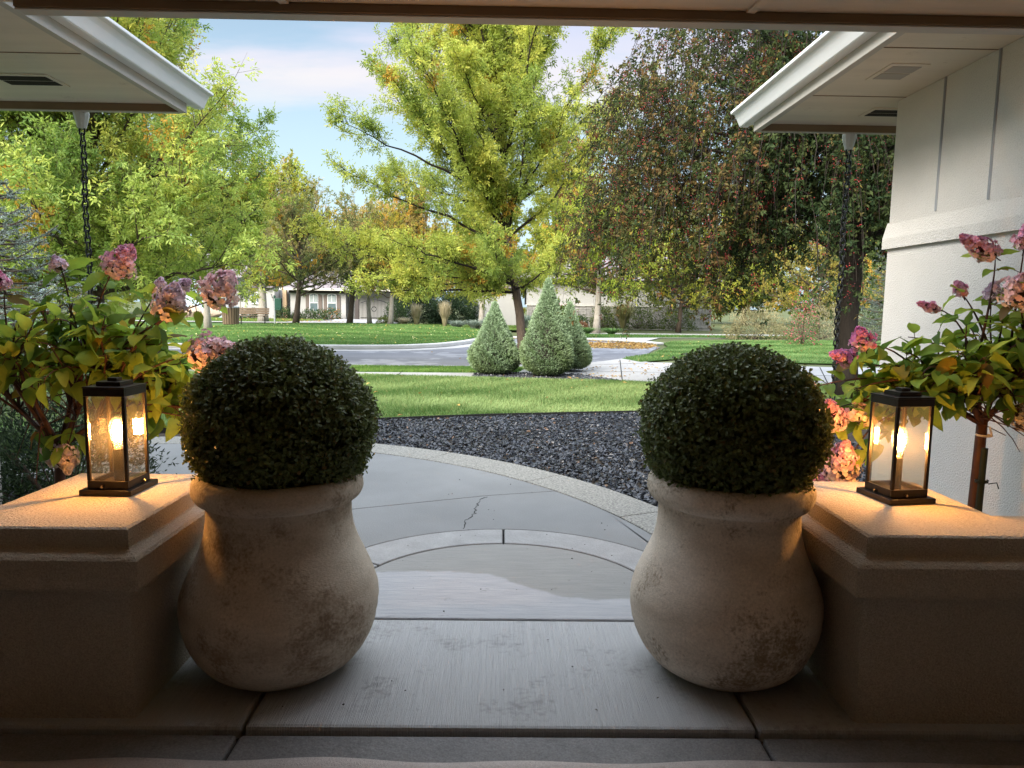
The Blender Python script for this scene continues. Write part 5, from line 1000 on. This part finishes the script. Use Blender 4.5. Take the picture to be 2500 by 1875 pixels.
    if stake:
        s = M(); s.tube([stake[0], stake[1]], [.017, .015], 10); s.build('stake', 'stake_green', t)
        for z in (.55, .80): s = M(); q = np.array(stake[0])*(1-z)+np.array(stake[1])*z; a = np.linspace(0, 12.6, 20); s.tube(np.c_[q[0]+.027*np.cos(a), q[1]+.027*np.sin(a), q[2]+a*.0012], .0035, 5); s.tube([q+[.02, -.02, 0], q+[.05, -.035, .01], q+[.065, -.03, -.02]], .003, 5); s.build('stake_tie', 'stake_green', t)
    if tie is not None:
        s = M(); a = np.linspace(0, 2*math.pi, 14); s.tube(np.c_[tie[0]+.031*np.cos(a), tie[1]+.031*np.sin(a), np.full(14, tie[2])], .006, 5); s.tube([[tie[0]+.02, tie[1]-.03, tie[2]], [tie[0]-.0, tie[1]-.045, tie[2]+.03], [tie[0]-.01, tie[1]-.05, tie[2]+.05]], .005, 4); s.build('tie_tape', 'tape', t)
    return t
PK_ = (.78, .38, .53); PL = (.72, .54, .66); PO = (.78, .50, .58)
def FL(Y, lst):   # flower list given as (world x offset per metre of depth, height angle) measured from the photograph, at depth Y
    out = []
    for (x, y, yy, d, Ln, W, mixv, top) in lst:
        px = (x-1250)/1735; py = (937.5-y)/1735; v = fw+rt*px+upv*py; k = yy/v.y; p = Vector((0, 0, CAM_H))+v*k
        out.append((tuple(p), d, Ln, W, mixv, top))
    return out
hydrangea('hydrangea tree with pink and peach flower heads behind the left lantern', (-2.24, 3.52, -.05), (-2.19, 3.5, .74), [(-2.55, 3.6, 1.02), (-2.38, 3.42, 1.12), (-2.16, 3.66, 1.16), (-1.98, 3.45, 1.10), (-1.80, 3.52, 1.04), (-2.25, 3.4, 1.0)],
    [((-2.15, 3.5, 1.18), (.62, .32, .40)), ((-1.80, 3.48, 1.08), (.34, .26, .36)), ((-2.62, 3.55, 1.12), (.40, .3, .38)), ((-1.62, 3.5, .92), (.20, .2, .30)), ((-2.05, 3.42, 1.22), (.38, .2, .34))],
    FL(3.4, [(272, 668, 3.42, (.5, 0, .5), .17, .15, .62, PK_), (515, 735, 3.3, (.15, -.1, .6), .17, .19, .42, PO), (408, 775, 3.28, (0, -.2, .7), .17, .16, .40, PL), (470, 868, 3.2, (1, -.1, .15), .24, .17, .42, PO), (150, 660, 3.5, (-.3, 0, .6), .07, .08, .7, PL), (385, 715, 3.4, (0, 0, .7), .07, .07, .5, PL), (440, 705, 3.4, (.4, 0, .4), .06, .06, .7, PL), (10, 705, 3.5, (-.4, 0, .4), .10, .08, .9, PK_), (15, 890, 3.45, (-.3, -.1, -.3), .14, .10, .75, PK_), (125, 1085, 3.45, (-.3, -.2, -.4), .10, .08, .3, PL), (165, 1090, 3.3, (.3, -.3, -.7), .13, .10, .12, PL), (270, 850, 3.6, (0, 0, .3), .07, .07, .9, PK_)]),
    31, 108, 5, tie=(-2.215, 3.51, .62), bare=8)
hydrangea('leaning hydrangea tree with pink flower heads against the white wall', (2.30, 3.36, -.05), (2.345, 3.40, .93), [(2.42, 3.42, 1.15), (2.25, 3.35, 1.16), (2.08, 3.42, 1.10), (2.50, 3.34, 1.20), (2.2, 3.3, 1.08)],
    [((2.45, 3.42, 1.30), (.24, .26, .36)), ((2.15, 3.40, 1.20), (.32, .26, .26)), ((1.85, 3.38, 1.06), (.30, .22, .20)), ((2.52, 3.34, 1.14), (.16, .2, .32)), ((2.08, 3.36, 1.10), (.34, .22, .24)), ((1.78, 3.38, .96), (.22, .2, .18))],
    FL(3.4, [(2430, 628, 3.42, (-1, -.1, .1), .19, .11, .7, PK_), (2485, 735, 3.25, (.1, -.2, .5), .15, .18, .5, PO), (2500, 610, 3.4, (.2, 0, .8), .15, .10, .9, PK_), (2112, 850, 3.4, (.25, 0, .6), .11, .12, .95, (.78, .30, .56)), (2085, 880, 3.42, (-.5, 0, .2), .12, .09, .95, (.78, .30, .56)), (2040, 1045, 3.26, (.1, -.1, .8), .17, .13, .55, (.78, .36, .50)), (2075, 1005, 3.30, (.6, -.1, .1), .13, .11, .12, PO), (2045, 1165, 3.24, (.25, -.1, .9), .20, .18, .52, (.78, .38, .52)), (2010, 1190, 3.30, (-.1, 0, .6), .15, .14, .7, (.78, .36, .54)), (1985, 945, 3.4, (-.4, 0, .3), .10, .08, .9, PL), (2350, 720, 3.45, (-.3, 0, .8), .07, .07, .9, PK_), (2290, 755, 3.45, (-.8, 0, .2), .09, .05, .9, PK_), (2420, 740, 3.45, (.1, 0, .8), .10, .09, .9, PL), (2480, 1000, 3.3, (.2, -.1, -.5), .12, .12, .3, (.50, .46, .34))]),
    32, 92, 4, tie=(2.342, 3.375, .855), stake=((2.288, 3.30, -.05), (2.325, 3.335, .80)), limit=2.64)

# ================================================================== FAR HOUSES AND PARK FURNITURE
def wall_box(t, name, lo, hi, m, **k): b = M(); b.box(lo, hi); return b.build(name, m, t, **k)
hz = .1
h = thing('white_house', 'white house with two arched shuttered windows beyond the park', 'house', (-14, 56, 0))
wall_box(h, 'wall', (-16.6, 56, hz-.3), (-12.30, 61, 2.42), 'house_white')
wall_box(h, 'wall', (-12.28, 56.9, hz-.3), (-7.9, 61, 2.42), 'house_white')
wall_box(h, 'entry_wall', (-17.9, 57.6, hz-.3), (-16.62, 61, 2.42), 'house_grey')
wall_box(h, 'frieze', (-16.7, 55.96, 2.16), (-12.2, 55.995, 2.40), 'timber_dark')
r_ = M(); r_.add([(-17.2, 55.3, 2.42), (-7.4, 55.3, 2.42), (-7.4, 62, 2.42), (-17.2, 62, 2.42), (-15.0, 58.6, 4.1), (-9.6, 58.6, 4.1)], [np.array([[0, 1, 5, 4], [2, 3, 4, 5], [3, 2, 1, 0]]), np.array([[1, 2, 5], [3, 0, 4]])]); rf = r_.build('roof', 'roof_purple', h)
wall_box(h, 'eave_board', (-17.2, 55.2, 2.36), (-7.4, 55.29, 2.52), 'trim_paint')
def archpoly(x0, x1, z0, z1, a): n = 9; x = np.linspace(x1, x0, n); c = (x0+x1)/2; return [(x0, z0), (x1, z0)]+[(xx, z1-a*((xx-c)/((x1-x0)/2))**2) for xx in x]
def pane(poly, y0, y1, name, m, parent): b = M(); b.extr([(p[0], p[1]) for p in poly], 'y', y0, y1); return b.build(name, m, parent)
for x0, x1 in ((-15.06, -14.48), (-13.66, -13.05)):
    f = pane(archpoly(x0-.05, x1+.05, .70, 2.13, .10), 55.93, 55.995, 'window', 'paint_white', h)
    pane(archpoly(x0, x1, .76, 2.09, .09), 55.90, 55.928, 'pane', 'house_glass', f)
    b = M()
    for k in range(9): b.box((x0+.02, 55.885, 1.45+k*.06), (x1-.02, 55.898, 1.485+k*.06))
    b.build('blind', 'blind', f); b = M(); b.box((x0, 55.875, 1.39), (x1, 55.899, 1.44)); b.box(((x0+x1)/2-.015, 55.870, 1.44), ((x0+x1)/2+.015, 55.884, 2.05)); b.build('sash_bar', 'paint_white', f)
    for a, b_ in ((x0-.34, x0-.07), (x1+.07, x1+.34)):
        s = M(); zt = 2.0 if True else 2; pl = [(a, .70), (b_, .70), (b_, 2.10 if a < x0 else 2.0), (a, 2.0 if a < x0 else 2.10)]; s.extr(pl, 'y', 55.94, 55.995); s.box((a+.01, 55.925, .92), (b_-.01, 55.939, .99)); s.box((a+.01, 55.925, 1.62), (b_-.01, 55.939, 1.69)); s.build('shutter', 'shutter', h)
wall_box(h, 'entry_column', (-17.55, 57.1, hz-.3), (-17.25, 57.4, 2.42), 'tan_post')
w_ = wall_box(h, 'entry_window', (-17.15, 57.52, .9), (-16.75, 57.59, 2.1), 'house_glass'); wall_box(h, 'downpipe', (-12.36, 55.9, hz), (-12.28, 55.98, 2.3), 'house_white')
dg = M(); r9 = np.random.default_rng(1)
# house number on the garage wall, read diagonally
def seg(dm, ch, x, z, s, y):
    S = {'7': 'abc', '4': 'fgbc', '6': 'afgedc', '0': 'abcdef', '8': 'abcdefg', '1': 'bc', '2': 'abged'}[ch]; w, hh, th = s*.55, s, s*.16
    B = {'a': (0, hh-th, w, hh), 'd': (0, 0, w, th), 'g': (0, hh/2-th/2, w, hh/2+th/2), 'f': (0, hh/2, th, hh), 'e': (0, 0, th, hh/2), 'b': (w-th, hh/2, w, hh), 'c': (w-th, 0, w, hh/2)}
    for k_ in S: a = B[k_]; dm.box((x+a[0], y-.02-.002*ord(k_)/120, z+a[1]), (x+a[2], y, z+a[3]))
g = thing('grey_garage', 'grey garage wall with diagonal house number left of the white house', 'garage', (-19.5, 56.3, 0))
wall_box(g, 'wall', (-22.0, 56.3, -.2), (-17.92, 61, 2.5), 'house_grey'); wall_box(g, 'roof', (-22.2, 56.0, 2.52), (-17.95, 61, 2.66), 'roof_purple')
f = wall_box(g, 'window', (-19.75, 56.2, 1.25), (-18.85, 56.29, 2.15), 'paint_white'); wall_box(g, 'pane', (-19.65, 56.17, 1.36), (-19.34, 56.199, 2.08), 'house_glass').parent = f; wall_box(g, 'pane', (-19.26, 56.17, 1.36), (-18.95, 56.199, 2.08), 'house_glass').parent = f
for i, ch in enumerate('7460'): seg(dg, ch, -18.22+i*.09, 1.86-i*.17, .17, 56.295)
dg.build('house_number', 'black_iron', g)
b = thing('blue_house', 'pale blue sided house with a white framed window beyond the bin', 'house', (-24, 60, 0))
bm2 = M(); bm2.box((-27.5, 60, -.3), (-22.1, 66, 3.4))
for k in range(22): bm2.extr([(59.998, .2+k*.145), (59.965, .2+k*.145), (59.998, .2+(k+1)*.145)], 'x', -27.5, -22.1)
bm2.build('siding', 'siding_blue', b); f = M()
for lo, hi in (((-24.1, .78), (-23.96, 1.95)), ((-23.04, .78), (-22.9, 1.95)), ((-24.1, .66), (-22.9, .80)), ((-24.1, 1.93), (-22.9, 2.08))): f.box((lo[0], 59.90, lo[1]), (hi[0], 59.962, hi[1]))
f.box((-23.52, 59.91, .8), (-23.48, 59.95, 1.93)); f.box((-23.96, 59.915, 1.35), (-23.04, 59.945, 1.40)); f_ = f.build('window', 'paint_white', b); wall_box(b, 'pane', (-23.96, 59.945, .8), (-23.04, 59.96, 1.93), 'house_glass').parent = f_
for x in (-24.6, -22.65): wall_box(b, 'corner_board', (x, 59.9, .0), (x+.16, 59.962, 3.2), 'paint_white')
r_ = M(); r_.add([(-28, 59.5, 3.4), (-21.6, 59.5, 3.4), (-21.6, 66.5, 3.4), (-28, 66.5, 3.4), (-28, 63, 5.6), (-21.6, 63, 5.6)], [np.array([[0, 1, 5, 4], [2, 3, 4, 5], [3, 2, 1, 0]]), np.array([[1, 2, 5], [3, 0, 4]])]); r_.build('roof', 'roof_purple', b)
s = thing('stone_house', 'pale house with stone veneer base right of the clipped cones', 'house', (6, 48, 0))
wall_box(s, 'wall', (1.6, 48.05, 1.5), (14, 54, 3.2), 'house_white'); wall_box(s, 'stone_base', (1.6, 47.9, -.2), (14, 48.6, 1.46), 'stone_pale')
b_ = M()
rs = np.random.default_rng(5); z = .1
while z < 1.44:
    hh = rs.uniform(.08, .16); x = 1.62
    while x < 13.9: ww = rs.uniform(.2, .6); b_.box((x, 47.86-rs.uniform(0, .03), z), (min(x+ww-.02, 13.95), 47.899, min(z+hh-.015, 1.45))); x += ww
    z += hh
b_.build('veneer_courses', 'stone_pale', s, bevel=.01); wall_box(s, 'ledge', (1.5, 47.8, 1.462), (14, 48.049, 1.53), 'trim_paint')
r_ = M(); r_.add([(.8, 47.3, 3.2), (14.6, 47.3, 3.2), (14.6, 55, 3.2), (.8, 55, 3.2), (3.5, 51, 5), (12, 51, 5)], [np.array([[0, 1, 5, 4], [2, 3, 4, 5], [3, 2, 1, 0]]), np.array([[1, 2, 5], [3, 0, 4]])]); r_.build('roof', 'roof_purple', s)
w2 = thing('white_garage', 'white garage wall glimpsed between the hedge and the left cone', 'garage', (-.6, 50, 0)); wall_box(w2, 'wall', (-2.0, 50, -.1), (1.2, 55, 2.6), 'house_white'); wall_box(w2, 'roof', (-2.3, 49.6, 2.62), (1.5, 55, 2.8), 'roof_purple'); wall_box(w2, 'corner_board', (-2.1, 49.9, -.1), (-2.001, 50.1, 2.6), 'house_grey')
# iron gate
g = thing('iron_gate', 'black iron bar gate beside the white house', 'gate', (-10, 55.2, .2)); b_ = M()
for x in np.arange(-10.95, -8.9, .105): b_.box((x-.012, 55.19, .22), (x+.012, 55.21, 1.45+.28*math.sin((x+10.95)/2.05*math.pi)))
for z in (.28,): b_.box((-11.0, 55.185, z), (-8.85, 55.215, z+.07))
a = np.linspace(0, 1, 14); b_.tube(np.c_[-10.98+2.1*a, np.full(14, 55.2), 1.45+.28*np.sin(a*math.pi)], .03, 5); b_.tube(np.c_[-9.95+.18*np.cos(a*6.4), np.full(14, 55.15), 1.0+.18*np.sin(a*6.4)], .03, 5); b_.build('bars', 'black_iron', g)
for x in (-11.25, -8.62): wall_box(g, 'post', (x-.14, 55.06, .1), (x+.14, 55.34, 1.75), 'timber_dark')
rl = thing('entry_railing', 'black iron entry railing beside the white house door', 'railing', (-17.2, 55.3, .1)); b_ = M()
for x in np.arange(-17.35, -16.55, .12): b_.box((x-.012, 55.29, .1), (x+.012, 55.31, 1.25-.35*math.sin((x+17.35)/.8*math.pi)))
a = np.linspace(0, 1, 10); b_.tube(np.c_[-17.38+.86*a, np.full(10, 55.3), 1.28-.35*np.sin(a*math.pi)], .025, 5); b_.build('bars', 'black_iron', rl)
for x in (-17.42, -16.48): wall_box(rl, 'post', (x-.05, 55.25, .1), (x+.05, 55.35, 1.5), 'black_iron')
# park bench seen from behind
bz = mound_z(-13.3, 37.9); B = thing('park_bench', 'park bench with wood slats and black iron legs on the lawn', 'bench', (-13.2, 37.9, bz), rz=R(8), local=True)
q = M()
for k in range(4): q.box((-.78, -.05-.11*k-.0, .43), (.78, .05-.11*k, .465))
q.build('seat', 'wood_bench', B, bevel=.008); q = M()
for k in range(3): q.bar((-.78, .12+.035*k, .58+.115*k), (.78, .12+.035*k, .58+.115*k), .03, .10, up=(0, .3, 1))
q.build('backrest', 'wood_bench', B, bevel=.008)
for x in (-.6, .6):
    q = M(); q.tube([(x, -.38, .41), (x, -.1, .41), (x, .06, .43), (x, .12, .55), (x, .24, .88)], .026, 6); q.tube([(x, -.12, -.02), (x, -.12, .41)], .03, 6); q.build('leg', 'black_iron', B)
T_ = thing('litter_bin', 'brown slatted wooden litter bin on the park lawn', 'litter bin', (-13.75, 36.2, mound_z(-13.75, 36.2)), local=True); q = M()
for k in range(20):
    a = k*2*math.pi/20; ca, sa = math.cos(a), math.sin(a); q.bar((.37*ca, .37*sa, .05), (.41*ca, .41*sa, .90), .095, .03, up=(ca, sa, 0))
q.build('slats', 'wood_bench', T_); q = M(); q.lathe([(.33, .02), (.36, .88)], 24); q.build('liner', 'timber_dark', T_); q = M(); q.lathe([(.395, .85), (.43, .87), (.43, .915), (.30, .96), (.16, .965)], 28); q.build('lid', 'post_grey', T_)
D_ = thing('dog_bag_station', 'dark green bag dispenser on a grey post by the bench', 'dispenser', (-12.75, 40.0, .2), local=True); q = M(); q.box((-.035, -.035, 0), (.035, .035, 1.62)); q.build('post', 'post_grey', D_)
q = M(); q.box((.04, -.10, .85), (.40, .10, 1.45)); q.box((.03, -.09, .78), (.36, .09, .849)); q.build('dispenser_box', 'sign_green', D_, bevel=.02); q = M(); q.box((-.02, -.06, 1.455), (.05, .06, 1.60)); q.build('sign_plate', 'sign_green', D_)
